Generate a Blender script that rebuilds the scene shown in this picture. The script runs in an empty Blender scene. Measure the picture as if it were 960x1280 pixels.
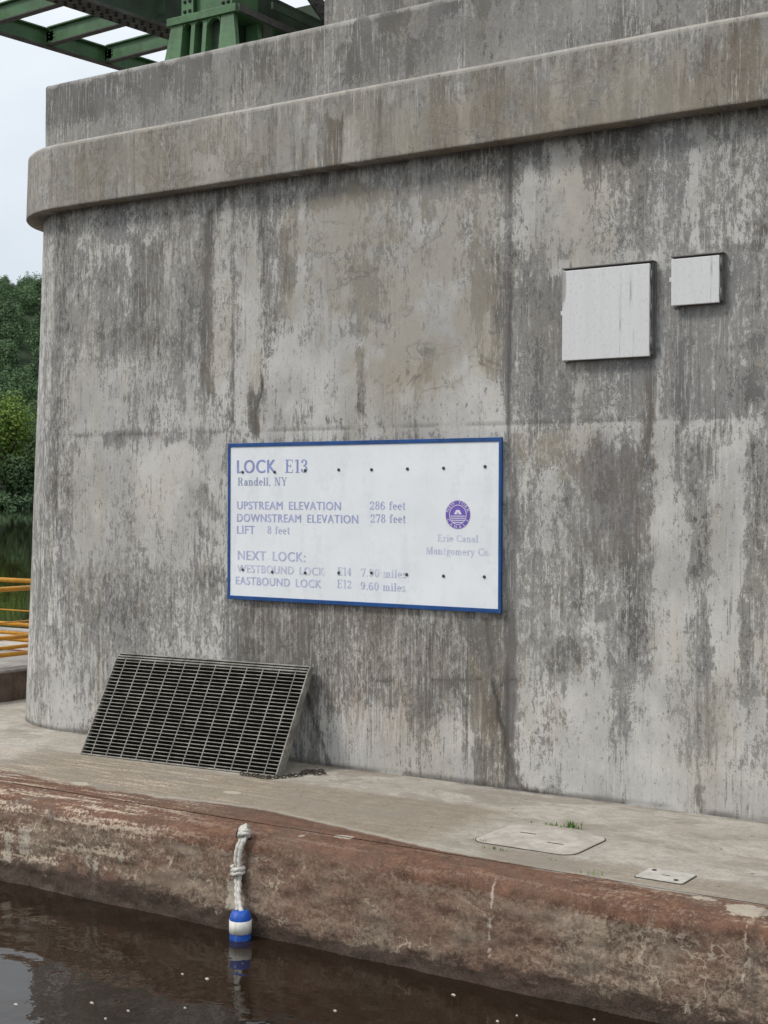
import bpy, bmesh, math, random
import numpy as np
from mathutils import Vector, Matrix, Euler

SC = bpy.context.scene
COL = SC.collection
PI = math.pi
rng = random.Random(7)
NP = np.random.RandomState(11)

# ------------------------------------------------------------------ measured data (metres)
# stains on the pier wall: kind, x0, x1, z0, z1, edge softness, amount
WALL_STAINS = [('b', -1.75, -0.08, 2.95, 4.19, 0.182, 0.02), ('b', -2.04, 0.01, 1.5, 2.55, 0.182, 0.07), ('b', -1.06, -0.71, 3.27, 4.13, 0.048, -0.15), ('r', -1.06, -0.71, 3.27, 4.13, 0.048, 0.35), ('b', -0.29, -0.18, 2.85, 4.3, 0.024, -0.4), ('r', -0.33, -0.16, 2.86, 4.31, 0.03, 0.5), ('b', -0.41, -0.23, 3.31, 4.07, 0.036, -0.12), ('b', -1.66, -1.1, 3.3, 3.97, 0.091, -0.08), ('b', -0.71, -0.62, 4.11, 4.37, 0.03, -0.25), ('b', -0.54, -0.41, 3.06, 3.89, 0.048, -0.18), ('b', -0.66, -0.45, 2.67, 3.32, 0.055, -0.12), ('b', -1.75, -0.32, 2.56, 3.15, 0.152, 0.18), ('s', -1.7, -0.41, 2.62, 3.05, 0.182, 0.6), ('b', -1.7, 0.01, 2.51, 2.58, 0.024, -0.05), ('s', -1.75, 0.01, 2.42, 2.59, 0.036, 0.7), ('b', -1.37, -1.1, 2.43, 2.55, 0.036, -0.3), ('b', -0.75, -0.2, 2.44, 2.51, 0.036, -0.18), ('b', -1.65, -0.4, 1.89, 2.42, 0.152, 0.15), ('b', -1.28, -1.05, 1.63, 2.16, 0.055, -0.12), ('b', -0.44, -0.11, 1.39, 2.09, 0.091, -0.2), ('b', -1.65, -0.03, 0.85, 1.5, 0.182, -0.14), ('b', -1.75, -1.1, 1.35, 1.82, 0.121, 0.1), ('b', -2.03, -1.36, 0.08, 0.8, 0.121, 0.08), ('b', -1.99, -1.75, 3.4, 4.56, 0.042, -0.2), ('b', -2.09, -1.95, 2.44, 4.3, 0.036, 0.05), ('b', -2.04, -1.89, 1.89, 3.33, 0.036, -0.15), ('b', -2.18, -2.03, 0.08, 1.89, 0.036, -0.05), ('b', -0.11, 0.03, 0.89, 2.41, 0.036, -0.05), ('b', -0.92, -0.45, 2.16, 2.42, 0.085, 0.14), ('t', -0.22, 0.02, 2.91, 3.73, 0.048, 0.5), ('b', -0.17, 0.01, 2.66, 3.8, 0.048, 0.1), ('b', -1.89, -1.7, 0.1, 1.89, 0.048, -0.1), ('b', -1.38, -1.19, 2.83, 2.96, 0.042, -0.15), ('t', 0.48, 1.43, 3.35, 4.25, 0.133, 0.9), ('t', 1.08, 1.71, 2.91, 4.26, 0.133, 0.85), ('t', 1.68, 2.37, 2.88, 4.19, 0.121, 0.85), ('s', 0.48, 2.33, 2.97, 4.25, 0.182, 0.8), ('b', 0.48, 2.33, 2.97, 4.25, 0.242, 0.1), ('t', 1.44, 2.31, 2.77, 3.46, 0.133, 0.6), ('r', 0.78, 1.01, 3.11, 3.38, 0.055, 0.5), ('b', 0.07, 0.26, 3.28, 4.09, 0.042, 0.28), ('b', 0.09, 0.23, 2.9, 3.71, 0.036, 0.3), ('b', 1.67, 1.74, 2.9, 4.48, 0.024, 0.25), ('b', 0.65, 0.71, 3.31, 4.34, 0.024, 0.22), ('b', 0.55, 0.61, 3.8, 4.17, 0.03, 0.1), ('b', 0.48, 0.6, 3.62, 4.08, 0.042, -0.25), ('r', 0.45, 0.61, 3.62, 4.14, 0.042, 0.7), ('b', 0.26, 0.34, 4.01, 4.42, 0.024, -0.3), ('b', 0.3, 0.38, 2.65, 4.01, 0.024, -0.22), ('b', 0.37, 0.44, 3.02, 3.51, 0.024, -0.15), ('b', 1.04, 1.4, 3.33, 3.75, 0.061, -0.14), ('b', 1.08, 1.36, 3.21, 3.26, 0.036, -0.25), ('b', 1.11, 1.29, 3.26, 3.3, 0.036, -0.2), ('b', 0.17, 0.29, 2.5, 2.84, 0.024, -0.5), ('r', 0.2, 0.33, 2.5, 3.15, 0.036, 0.6), ('b', 1.18, 1.27, 2.62, 3.13, 0.024, -0.5), ('b', 1.68, 1.88, 2.84, 3.12, 0.055, -0.35), ('b', 2.19, 2.46, 2.81, 3.82, 0.085, -0.2), ('b', 2.24, 2.46, 2.87, 3.37, 0.061, -0.15), ('b', 0.09, 2.43, 2.59, 3.15, 0.158, 0.2), ('b', 0.71, 1.71, 2.56, 3.1, 0.152, 0.1), ('b', 1.88, 2.37, 3.05, 3.16, 0.073, -0.1), ('r', 1.19, 1.31, 2.74, 2.98, 0.036, 0.4), ('b', 2.44, 2.49, 2.37, 4.44, 0.018, -0.15), ('s', 2.43, 2.49, 2.37, 4.44, 0.018, 0.8), ('b', 2.27, 2.33, 3.04, 3.32, 0.03, 0.35), ('b', 2.3, 2.38, 3.37, 3.54, 0.03, -0.1), ('b', 0.82, 1.0, 4.19, 4.4, 0.048, -0.16), ('b', 1.84, 2.43, 3.83, 4.31, 0.121, -0.06), ('b', 0.32, 2.49, 4.16, 4.34, 0.061, -0.14), ('b', 0.09, 2.5, 2.47, 2.56, 0.036, 0.16), ('b', 0.89, 0.98, 2.57, 2.99, 0.03, -0.15), ('b', 2.49, 3.06, 3.61, 4.45, 0.133, 0.12), ('b', 2.58, 2.67, 3.62, 4.31, 0.042, 0.14), ('b', 2.94, 3.02, 3.81, 4.34, 0.036, 0.22), ('b', 2.97, 3.43, 4.18, 4.45, 0.097, -0.26), ('b', 2.69, 2.78, 4.19, 4.4, 0.03, -0.3), ('b', 2.41, 2.52, 4.16, 4.52, 0.042, -0.3), ('b', 3.06, 4.29, 3.53, 4.46, 0.182, -0.1), ('b', 3.79, 3.84, 3.57, 4.29, 0.024, 0.2), ('b', 3.32, 3.98, 3.64, 4.31, 0.242, 0.02), ('s', 3.06, 4.29, 3.58, 4.41, 0.182, 0.3), ('t', 3.06, 3.21, 3.69, 3.79, 0.048, 0.4), ('r', 4.19, 4.29, 3.66, 3.73, 0.036, 0.6), ('b', 2.5, 4.29, 2.58, 3.48, 0.158, -0.17), ('s', 2.5, 4.29, 2.55, 3.53, 0.097, 0.8), ('b', 2.8, 3.6, 3.54, 3.64, 0.036, 0.1), ('b', 2.5, 2.86, 2.58, 3.35, 0.091, 0.05), ('b', 3.47, 3.55, 2.14, 2.92, 0.024, -0.28), ('r', 3.45, 3.54, 2.09, 2.77, 0.024, 0.7), ('b', 3.54, 3.61, 2.35, 2.92, 0.024, 0.2), ('b', 3.7, 3.76, 2.55, 3.01, 0.03, -0.2), ('b', 3.88, 3.93, 2.54, 3.16, 0.024, -0.12), ('b', 3.62, 3.7, 2.55, 2.97, 0.024, 0.08), ('b', 4.01, 4.04, 3.15, 3.65, 0.024, -0.2), ('b', 4.01, 4.3, 2.64, 3.09, 0.085, -0.12), ('b', 3.78, 3.88, 2.6, 3.06, 0.03, -0.06), ('b', 4.12, 4.22, 2.56, 2.71, 0.036, -0.15), ('b', 3.93, 4.29, 3.56, 3.62, 0.036, -0.25), ('b', 2.98, 3.39, 2.59, 2.94, 0.085, 0.04), ('b', 2.86, 2.94, 2.57, 2.94, 0.024, -0.08), ('t', 2.5, 2.87, 2.25, 2.47, 0.055, 0.7), ('t', 2.87, 3.1, 2.14, 2.52, 0.055, 0.5), ('b', 2.5, 4.3, 2.48, 2.54, 0.018, 0.1), ('b', 2.96, 3.45, 1.61, 2.38, 0.085, -0.28), ('s', 2.99, 3.45, 1.66, 2.46, 0.085, 0.8), ('r', 2.99, 3.53, 1.61, 2.46, 0.085, 0.6), ('b', 3.05, 3.39, 1.88, 1.99, 0.048, 0.1), ('b', 3.53, 3.77, 0.79, 2.55, 0.055, 0.26), ('b', 3.77, 3.95, 1.52, 2.42, 0.055, -0.26), ('b', 3.96, 4.15, 0.92, 2.34, 0.048, 0.24), ('b', 4.16, 4.3, 1.19, 2.34, 0.048, -0.2), ('b', 2.67, 2.87, 1.65, 2.22, 0.055, 0.2), ('b', 2.87, 3.52, 0.76, 1.66, 0.121, -0.16), ('b', 2.51, 4.31, -0.04, 0.83, 0.242, 0.1), ('b', 2.54, 2.7, 0.88, 2.14, 0.048, -0.04), ('b', 2.96, 3.05, 0.85, 1.6, 0.036, -0.2), ('b', 3.34, 3.52, 1.09, 1.51, 0.055, -0.14), ('b', 2.81, 2.99, 0.84, 1.06, 0.055, -0.2), ('b', 3.23, 3.46, 0.4, 0.71, 0.085, -0.18), ('b', 3.84, 3.96, 0.4, 1.32, 0.042, -0.2), ('b', 3.69, 3.73, 2.14, 2.5, 0.024, -0.3), ('b', 3.56, 3.83, 2.14, 2.65, 0.055, -0.05), ('s', 3.54, 4.15, 1.11, 2.14, 0.121, 0.1), ('b', 4.13, 4.23, 0.73, 1.23, 0.042, -0.2), ('b', 2.48, 2.54, 0.43, 2.37, 0.018, -0.3), ('s', 2.47, 2.55, 0.43, 2.37, 0.018, 0.9), ('b', 4.14, 4.22, 2.14, 2.79, 0.036, -0.1), ('b', 3.06, 3.68, 0.08, 0.35, 0.097, -0.05), ('s', 2.58, 4.31, -0.09, 0.25, 0.073, 0.6), ('t', 3.62, 4.0, 0.14, 0.7, 0.085, 0.25), ('b', 0.02, 2.48, 0.5, 1.24, 0.097, -0.22), ('r', 0.02, 2.48, 0.38, 1.24, 0.121, 0.5), ('f', -0.06, 2.51, 0.02, 1.26, 0.152, 1.0), ('b', 2.19, 2.47, -0.04, 1.25, 0.073, -0.15), ('b', 0.72, 2.26, -0.04, 0.4, 0.145, 0.06), ('b', 0.41, 0.65, 0.74, 1.05, 0.055, -0.05), ('b', 1.38, 1.59, 0.39, 1.09, 0.055, 0.05), ('b', 1.9, 2.25, 0.61, 0.73, 0.061, -0.08), ('r', 1.06, 1.59, 0.2, 0.67, 0.085, 0.45), ('b', 2.29, 2.54, -0.03, 0.75, 0.061, -0.2), ('r', 2.29, 2.54, -0.03, 0.7, 0.061, 0.7), ('b', 0.76, 0.87, -0.03, 0.46, 0.03, -0.14), ('t', 2.19, 2.35, 0.29, 0.85, 0.055, 0.5), ('s', 0.88, 2.26, -0.09, 0.23, 0.055, 0.5), ('b', 0.98, 1.16, 0.66, 1.19, 0.042, 0.05), ('b', 1.99, 2.16, 0.84, 1.18, 0.042, -0.1), ('b', 2.54, 2.63, 0.16, 0.71, 0.036, 0.1)]
WALL_CRACKS = [[(2.304, 1.165), (2.344, 0.86), (2.37, 0.683), (2.409, 0.53), (2.461, 0.312), (2.512, 0.123), (2.588, 0.004), (2.82, -0.018)], [(2.377, 0.678), (2.446, 0.727), (2.521, 0.766)], [(0.745, 0.534), (0.783, 0.392), (0.821, 0.304), (0.882, 0.158), (0.957, 0.003)], [(3.871, 0.167), (3.866, 0.089), (3.878, -0.001)], [(0.233, 2.527), (0.248, 2.682), (0.302, 2.835), (0.302, 2.959)], [(1.861, 0.707), (2.06, 0.727), (2.255, 0.736)], [(1.379, 0.66), (1.519, 0.688)]]
WALL_JOINTS = [('v', 0.015, 2.53, 4.46), ('v', 2.475, 0.0, 4.46), ('h', 2.535, -1.7, 9.0)]
CORNICE_STAINS = [('b', 0.2, 1.1, 4.46, 4.67, 0.091, -0.1), ('b', 0.59, 0.68, 4.38, 4.74, 0.018, 0.35), ('b', 1.18, 1.28, 4.48, 4.78, 0.036, 0.25), ('b', 0.85, 0.93, 4.44, 4.76, 0.024, 0.3), ('b', 2.16, 2.25, 4.44, 4.8, 0.036, 0.25), ('b', 1.66, 1.8, 4.45, 4.82, 0.042, 0.15), ('b', 2.93, 3.5, 4.49, 4.78, 0.121, 0.08), ('r', 2.06, 3.04, 4.48, 4.8, 0.182, 0.5), ('r', 3.71, 4.18, 4.59, 4.89, 0.121, 0.6), ('t', -1.89, 0.43, 4.34, 4.85, 0.364, 0.5), ('t', 1.53, 4.33, 4.31, 4.78, 0.364, 0.8), ('b', -0.28, -0.04, 4.44, 4.66, 0.048, 0.2), ('b', -2.04, -1.89, 4.41, 4.96, 0.024, 0.15), ('b', 2.87, 2.93, 4.54, 4.96, 0.024, 0.25), ('b', 3.82, 3.87, 4.55, 4.91, 0.024, 0.2), ('b', 1.03, 1.14, 4.41, 4.79, 0.024, -0.3)]
PARAPET_STAINS = [('b', -2.08, 1.43, 4.87, 5.04, 0.048, 0.1), ('s', -2.08, 1.43, 4.85, 5.07, 0.061, 0.9), ('b', -2.08, -1.29, 5.22, 5.53, 0.061, -0.2), ('b', -1.11, -0.33, 5.28, 5.51, 0.085, -0.15), ('b', 0.08, 0.85, 5.16, 5.47, 0.152, -0.1), ('b', 0.99, 2.23, 5.1, 5.39, 0.152, -0.12), ('b', 2.85, 4.23, 4.94, 5.15, 0.182, -0.2)]
# writing on the sign: text, x0, x1, baseline, cap height, style, fade level
SIGN_TEXT = [('LOCK', 0.091, 0.469, 2.207, 0.102, 'sans', 0), ('E13', 0.561, 0.777, 2.206, 0.101, 'serif', 0), ('Randell, NY', 0.096, 0.581, 2.11, 0.062, 'serif', 1), ('UPSTREAM ELEVATION', 0.093, 1.08, 1.925, 0.062, 'sans', 2), ('286 feet', 1.34, 1.653, 1.931, 0.061, 'serif', 2), ('DOWNSTREAM ELEVATION', 0.093, 1.236, 1.828, 0.062, 'sans', 2), ('278 feet', 1.346, 1.656, 1.836, 0.062, 'serif', 2), ('LIFT', 0.093, 0.268, 1.734, 0.063, 'sans', 2), ('8 feet', 0.389, 0.61, 1.737, 0.062, 'serif', 3), ('NEXT LOCK:', 0.102, 0.754, 1.531, 0.072, 'sans', 3), ('WESTBOUND LOCK', 0.096, 0.933, 1.433, 0.06, 'sans', 4), ('E14', 1.054, 1.181, 1.438, 0.061, 'serif', 3), ('7.90 miles', 1.263, 1.661, 1.437, 0.06, 'serif', 4), ('EASTBOUND LOCK', 0.083, 0.904, 1.338, 0.061, 'sans', 3), ('E12', 1.051, 1.182, 1.346, 0.061, 'serif', 3), ('9.60 miles', 1.26, 1.655, 1.34, 0.059, 'serif', 3), ('Erie Canal', 1.922, 2.255, 1.709, 0.049, 'serif', 4), ('Montgomery Co.', 1.825, 2.355, 1.616, 0.052, 'serif', 4)]
SIGN_BOLTS = [[0.147, 2.215], [0.461, 2.213], [0.751, 2.223], [1.061, 2.226], [1.355, 2.224], [1.667, 2.227], [1.97, 2.23], [2.307, 2.238], [0.151, 1.454], [0.442, 1.445], [0.755, 1.448], [1.065, 1.458], [1.359, 1.467], [1.665, 1.465], [1.974, 1.464], [2.305, 1.469]]
EMBLEM = [2.089, 1.9]
FOAM_SPOTS = [[1.633, -3.692], [1.937, -3.459], [2.17, -3.44], [2.38, -3.25], [2.155, -3.584], [3.036, -2.856], [2.186, -2.847], [2.024, -2.863], [3.83, -2.402], [3.787, -2.524], [4.176, -2.235], [3.413, -2.319]]
PAINT_SPOTS = [[2.343, -1.789, 0.035], [2.084, -1.869, 0.025], [0.978, -1.168, 0.05], [1.508, -2.776, 0.03], [4.591, -1.834, 0.04], [4.841, -1.9, 0.08], [-0.089, -1.54, 0.06], [0.125, -2.185, 0.03]]
GRASS_SPOTS = [[3.236, -0.83], [3.366, -0.819], [3.236, -1.563], [3.077, -1.439], [3.915, -1.759], [3.616, -1.591]]
CAM = [1787.07671, 0.58082, -0.0078, 0.00452, 7.18638, -8.75109, 1.99541]
QUAY_RUNS = [(3.489, 3.505, -0.449, -0.043, 0.8), (0.537, 0.637, -0.586, -0.328, 0.75), (0.485, 0.545, -0.39, -0.209, 0.6), (-0.164, 0.036, -0.394, -0.206, 0.7), (-0.299, -0.139, -0.469, -0.253, 0.7), (1.67, 1.81, -0.477, -0.285, 0.8), (0.771, 0.851, -0.312, -0.261, 0.9), (4.864, 4.904, -0.353, -0.045, 0.6), (2.02, 2.22, -0.557, -0.416, 0.45), (3.829, 3.989, -0.354, -0.292, 0.4)]   # pale leached runs on the quay face: x0, x1, z0, z1, amount
ZW = -0.585          # water level; the quay pavement is z = 0

# ------------------------------------------------------------------ small helpers
class MB:
    """collects polygons and links them as one mesh object"""
    def __init__(s): s.v = []; s.f = []; s.sm = []
    def add(s, vs, fs, smooth=False):
        o = len(s.v); s.v += [tuple(v) for v in vs]
        for f in fs: s.f.append([i + o for i in f]); s.sm.append(smooth)
    def box(s, x0, x1, y0, y1, z0, z1):
        s.add([(x0,y0,z0),(x1,y0,z0),(x1,y1,z0),(x0,y1,z0),(x0,y0,z1),(x1,y0,z1),(x1,y1,z1),(x0,y1,z1)],
              [(0,3,2,1),(4,5,6,7),(0,1,5,4),(1,2,6,5),(2,3,7,6),(3,0,4,7)])
    def bar(s, a, b, w, h, up=(0,0,1)):
        a = Vector(a); b = Vector(b); d = (b-a).normalized(); u = Vector(up)
        r = d.cross(u).normalized()*w/2; u = r.cross(d).normalized()*h/2
        s.add([a-r-u,a+r-u,a+r+u,a-r+u,b-r-u,b+r-u,b+r+u,b-r+u],
              [(0,3,2,1),(4,5,6,7),(0,1,5,4),(1,2,6,5),(2,3,7,6),(3,0,4,7)])
    def tube(s, pts, rad, n=10, twist=0.0, lobes=3, lob=0.0, cap=True):
        pts = [Vector(p) for p in pts]; rings = []; L = 0; nrm = None; vs = []; fs = []
        for i, p in enumerate(pts):
            t = (pts[min(i+1,len(pts)-1)] - pts[max(i-1,0)]).normalized()
            if nrm is None:
                nrm = t.orthogonal().normalized()
            nrm = (nrm - t*nrm.dot(t)).normalized(); bn = t.cross(nrm)
            if i: L += (p-pts[i-1]).length
            r = rad[i] if isinstance(rad,(list,tuple)) else rad
            for k in range(n):
                a = 2*PI*k/n; rr = r*(1+lob*math.cos(lobes*(a)+twist*L))
                vs.append(p + nrm*math.cos(a)*rr + bn*math.sin(a)*rr)
        for i in range(len(pts)-1):
            for k in range(n):
                k2 = (k+1)%n; fs.append((i*n+k, i*n+k2, (i+1)*n+k2, (i+1)*n+k))
        if cap: fs.append(tuple(range(n-1,-1,-1))); fs.append(tuple((len(pts)-1)*n+k for k in range(n)))
        s.add(vs, fs, True)
    def lathe(s, c, prof, n=24):
        c = Vector(c); vs = []; fs = []
        for r, z in prof:
            for k in range(n):
                a = 2*PI*k/n; vs.append(c+Vector((r*math.cos(a), r*math.sin(a), z)))
        for i in range(len(prof)-1):
            for k in range(n):
                k2 = (k+1)%n; fs.append((i*n+k, i*n+k2, (i+1)*n+k2, (i+1)*n+k))
        fs.append(tuple(range(n-1,-1,-1))); fs.append(tuple((len(prof)-1)*n+k for k in range(n)))
        s.add(vs, fs, True)
    def rivet(s, p, n, r=0.014):
        p = Vector(p); n = Vector(n).normalized(); a = n.orthogonal().normalized(); b = n.cross(a)
        vs = []
        for rr, h in ((1,0),(.75,.6)):
            for k in range(6):
                t = k*PI/3; vs.append(p + (a*math.cos(t)+b*math.sin(t))*r*rr + n*h*r)
        vs.append(p+n*r*.85)
        fs = [(k,(k+1)%6,6+(k+1)%6,6+k) for k in range(6)] + [(6+k,6+(k+1)%6,12) for k in range(6)]
        s.add(vs, fs, True)
    def build(s, name, mat, parent=None, bevel=0):
        off = Vector(parent_loc(parent))
        me = bpy.data.meshes.new(name)
        me.from_pydata([tuple(Vector(v)-off) for v in s.v], [], s.f)
        me.polygons.foreach_set('use_smooth', s.sm); me.update()
        return link(name, me, mat, parent, bevel)

def parent_loc(o):
    l = Vector((0,0,0))
    while o is not None: l += o.location; o = o.parent
    return l

def link(name, me, mat, parent=None, bevel=0):
    o = bpy.data.objects.new(name, me); COL.objects.link(o)
    if mat: me.materials.append(mat)
    if parent: o.parent = parent
    if bevel:
        b = o.modifiers.new('bevel','BEVEL'); b.width = bevel; b.segments = 2; b.limit_method = 'ANGLE'; b.angle_limit = math.radians(40)
    return o

def empty(name, loc, label, cat, group=None):
    o = bpy.data.objects.new(name, None); COL.objects.link(o); o.location = loc; o.empty_display_size = .1
    return tag(o, label, cat, group)

def tag(o, label=None, cat=None, group=None, kind=None):
    if label: o['label'] = label
    if cat: o['category'] = cat
    if group: o['group'] = group
    if kind: o['kind'] = kind
    return o

def copy_tree(o, parent=None):
    c = o.copy(); COL.objects.link(c)
    if parent: c.parent = parent
    for ch in list(o.children): copy_tree(ch, c)
    return c

# ------------------------------------------------------------------ numpy value noise
_tab = NP.rand(512, 512).astype(np.float32)
def vnoise(x, y, seed=0):
    xi = np.floor(x).astype(int); yi = np.floor(y).astype(int); fx = x-xi; fy = y-yi
    fx = fx*fx*(3-2*fx); fy = fy*fy*(3-2*fy); sx = seed*37; sy = seed*101
    g = lambda a, b: _tab[(a+sx) % 512, (b+sy) % 512]
    return (g(xi,yi)*(1-fx)+g(xi+1,yi)*fx)*(1-fy) + (g(xi,yi+1)*(1-fx)+g(xi+1,yi+1)*fx)*fy
def fbm(x, y, seed=0, oct=4, rough=.55):
    a = 1; t = 0; s = 0
    for i in range(oct):
        s = s + a*vnoise(x*2**i, y*2**i, seed+i); t += a; a *= rough
    return s/t
def sstep(e0, e1, v):
    t = np.clip((v-e0)/(e1-e0+1e-9), 0, 1); return t*t*(3-2*t)

def stain_fields(s, z, feats, seed):
    """sum the stain list at wall points (s along the wall, z up), with ragged, streaky edges"""
    out = {k: np.zeros_like(s) for k in 'btsfr'}
    wx = (fbm(s*6, z*4, seed, 5, .62)-.5)*.17 + (fbm(s*30, z*13, seed+9)-.5)*.07
    wz = (fbm(s*6, z*2.2, seed+20, 5, .65)-.5)*.36 + (fbm(s*38, z*9, seed+29)-.5)*.12
    for k, x0, x1, z0, z1, soft, val in feats:
        soft = max(soft, .012); szs = max(soft, .05)
        w = min(1.0, (x1-x0)/.25 + .15)
        sx = s + wx*w; zz = z + wz*min(1.0, (z1-z0)/.5)
        m = sstep(x0-soft, x0+soft, sx)*(1-sstep(x1-soft, x1+soft, sx))*sstep(z0-szs, z0+szs, zz)*(1-sstep(z1-szs*.6, z1+szs*.6, zz))
        out[k] = out[k] + val*m
    return out

def line_dist(s, z, pl):
    d = np.full(s.shape, 9.0)
    for (ax, az), (bx, bz) in zip(pl[:-1], pl[1:]):
        dx, dz = bx-ax, bz-az; t = np.clip(((s-ax)*dx+(z-az)*dz)/(dx*dx+dz*dz+1e-9), 0, 1)
        d = np.minimum(d, np.hypot(s-ax-t*dx, z-az-t*dz))
    return d

def set_attr(me, name, arr):
    a = me.attributes.new(name, 'FLOAT', 'POINT'); a.data.foreach_set('value', np.asarray(arr, dtype=np.float32).ravel())

def grid_mesh(name, P, mat, parent=None, attrs=None, flip=False):
    """P: (rows, cols, 3) world points"""
    R_, C_ = P.shape[:2]; off = np.array(parent_loc(parent))
    idx = np.arange(R_*C_).reshape(R_, C_)
    q = np.stack([idx[:-1,:-1], idx[:-1,1:], idx[1:,1:], idx[1:,:-1]], -1).reshape(-1, 4)
    if flip: q = q[:, ::-1]
    me = bpy.data.meshes.new(name)
    me.vertices.add(R_*C_); me.vertices.foreach_set('co', (P.reshape(-1,3)-off).astype(np.float32).ravel())
    n = len(q); me.loops.add(n*4); me.loops.foreach_set('vertex_index', q.astype(np.int32).ravel())
    me.polygons.add(n); me.polygons.foreach_set('loop_start', np.arange(0, n*4, 4, dtype=np.int32))
    me.polygons.foreach_set('use_smooth', np.ones(n, dtype=bool))
    me.update(calc_edges=True); me.validate()
    for k, a in (attrs or {}).items(): set_attr(me, k, a)
    return link(name, me, mat, parent)

# ------------------------------------------------------------------ node helpers
class NT:
    def __init__(s, name):
        s.m = bpy.data.materials.new(name); s.m.use_nodes = True; s.t = s.m.node_tree; s.t.nodes.clear()
        s.out = s.t.nodes.new('ShaderNodeOutputMaterial'); s.bs = s.t.nodes.new('ShaderNodeBsdfPrincipled')
        s.t.links.new(s.bs.outputs[0], s.out.inputs[0]); s._co = None
    def put(s, sock, v):
        if hasattr(v, 'is_output'): s.t.links.new(v, sock)
        elif v is not None:
            if sock.type == 'RGBA' and len(v) == 3: v = (*v, 1)
            sock.default_value = v
    def co(s):
        if s._co is None: s._co = s.t.nodes.new('ShaderNodeTexCoord').outputs['Object']
        return s._co
    def scale(s, sc, vec=None):
        n = s.t.nodes.new('ShaderNodeVectorMath'); n.operation = 'MULTIPLY'
        s.put(n.inputs[0], vec or s.co()); n.inputs[1].default_value = sc; return n.outputs[0]
    def vadd(s, a, b):
        n = s.t.nodes.new('ShaderNodeVectorMath'); n.operation = 'ADD'; s.put(n.inputs[0], a); s.put(n.inputs[1], b); return n.outputs[0]
    def noise(s, sc=(1,1,1), detail=4, rough=.6, vec=None, dist=0, color=False):
        n = s.t.nodes.new('ShaderNodeTexNoise'); s.put(n.inputs['Vector'], s.scale(sc, vec)); n.inputs['Scale'].default_value = 1
        n.inputs['Detail'].default_value = detail; n.inputs['Roughness'].default_value = rough; n.inputs['Distortion'].default_value = dist
        return n.outputs[1 if color else 0]
    def voro(s, sc, feature='F1'):
        n = s.t.nodes.new('ShaderNodeTexVoronoi'); n.feature = feature; s.put(n.inputs['Vector'], s.scale(sc)); n.inputs['Scale'].default_value = 1
        return n
    def math(s, op, a, b=None, c=None, clamp=False):
        n = s.t.nodes.new('ShaderNodeMath'); n.operation = op; n.use_clamp = clamp
        s.put(n.inputs[0], a)
        if b is not None: s.put(n.inputs[1], b)
        if c is not None: s.put(n.inputs[2], c)
        return n.outputs[0]
    def smooth(s, v, a, b, lo=0, hi=1):
        n = s.t.nodes.new('ShaderNodeMapRange'); n.interpolation_type = 'SMOOTHSTEP'; s.put(n.inputs[0], v)
        for i, x in zip((1,2,3,4), (a,b,lo,hi)): s.put(n.inputs[i], x)
        return n.outputs[0]
    def mix(s, f, a, b, blend='MIX'):
        n = s.t.nodes.new('ShaderNodeMix'); n.data_type = 'RGBA'; n.blend_type = blend
        s.put(n.inputs[0], f); s.put(n.inputs[6], a); s.put(n.inputs[7], b); return n.outputs[2]
    def attr(s, name):
        n = s.t.nodes.new('ShaderNodeAttribute'); n.attribute_name = name; return n.outputs['Fac']
    def bump(s, h, strength=.3, dist=.01, prev=None):
        n = s.t.nodes.new('ShaderNodeBump'); n.inputs['Strength'].default_value = strength; n.inputs['Distance'].default_value = dist
        s.put(n.inputs['Height'], h)
        if prev: s.put(n.inputs['Normal'], prev)
        return n.outputs[0]
    def fin(s, color, rough=.8, normal=None, metal=0, spec=.3):
        s.put(s.bs.inputs['Base Color'], color); s.put(s.bs.inputs['Roughness'], rough); s.bs.inputs['Metallic'].default_value = metal
        s.bs.inputs['Specular IOR Level'].default_value = spec
        if normal: s.put(s.bs.inputs['Normal'], normal)
        return s.m

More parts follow.
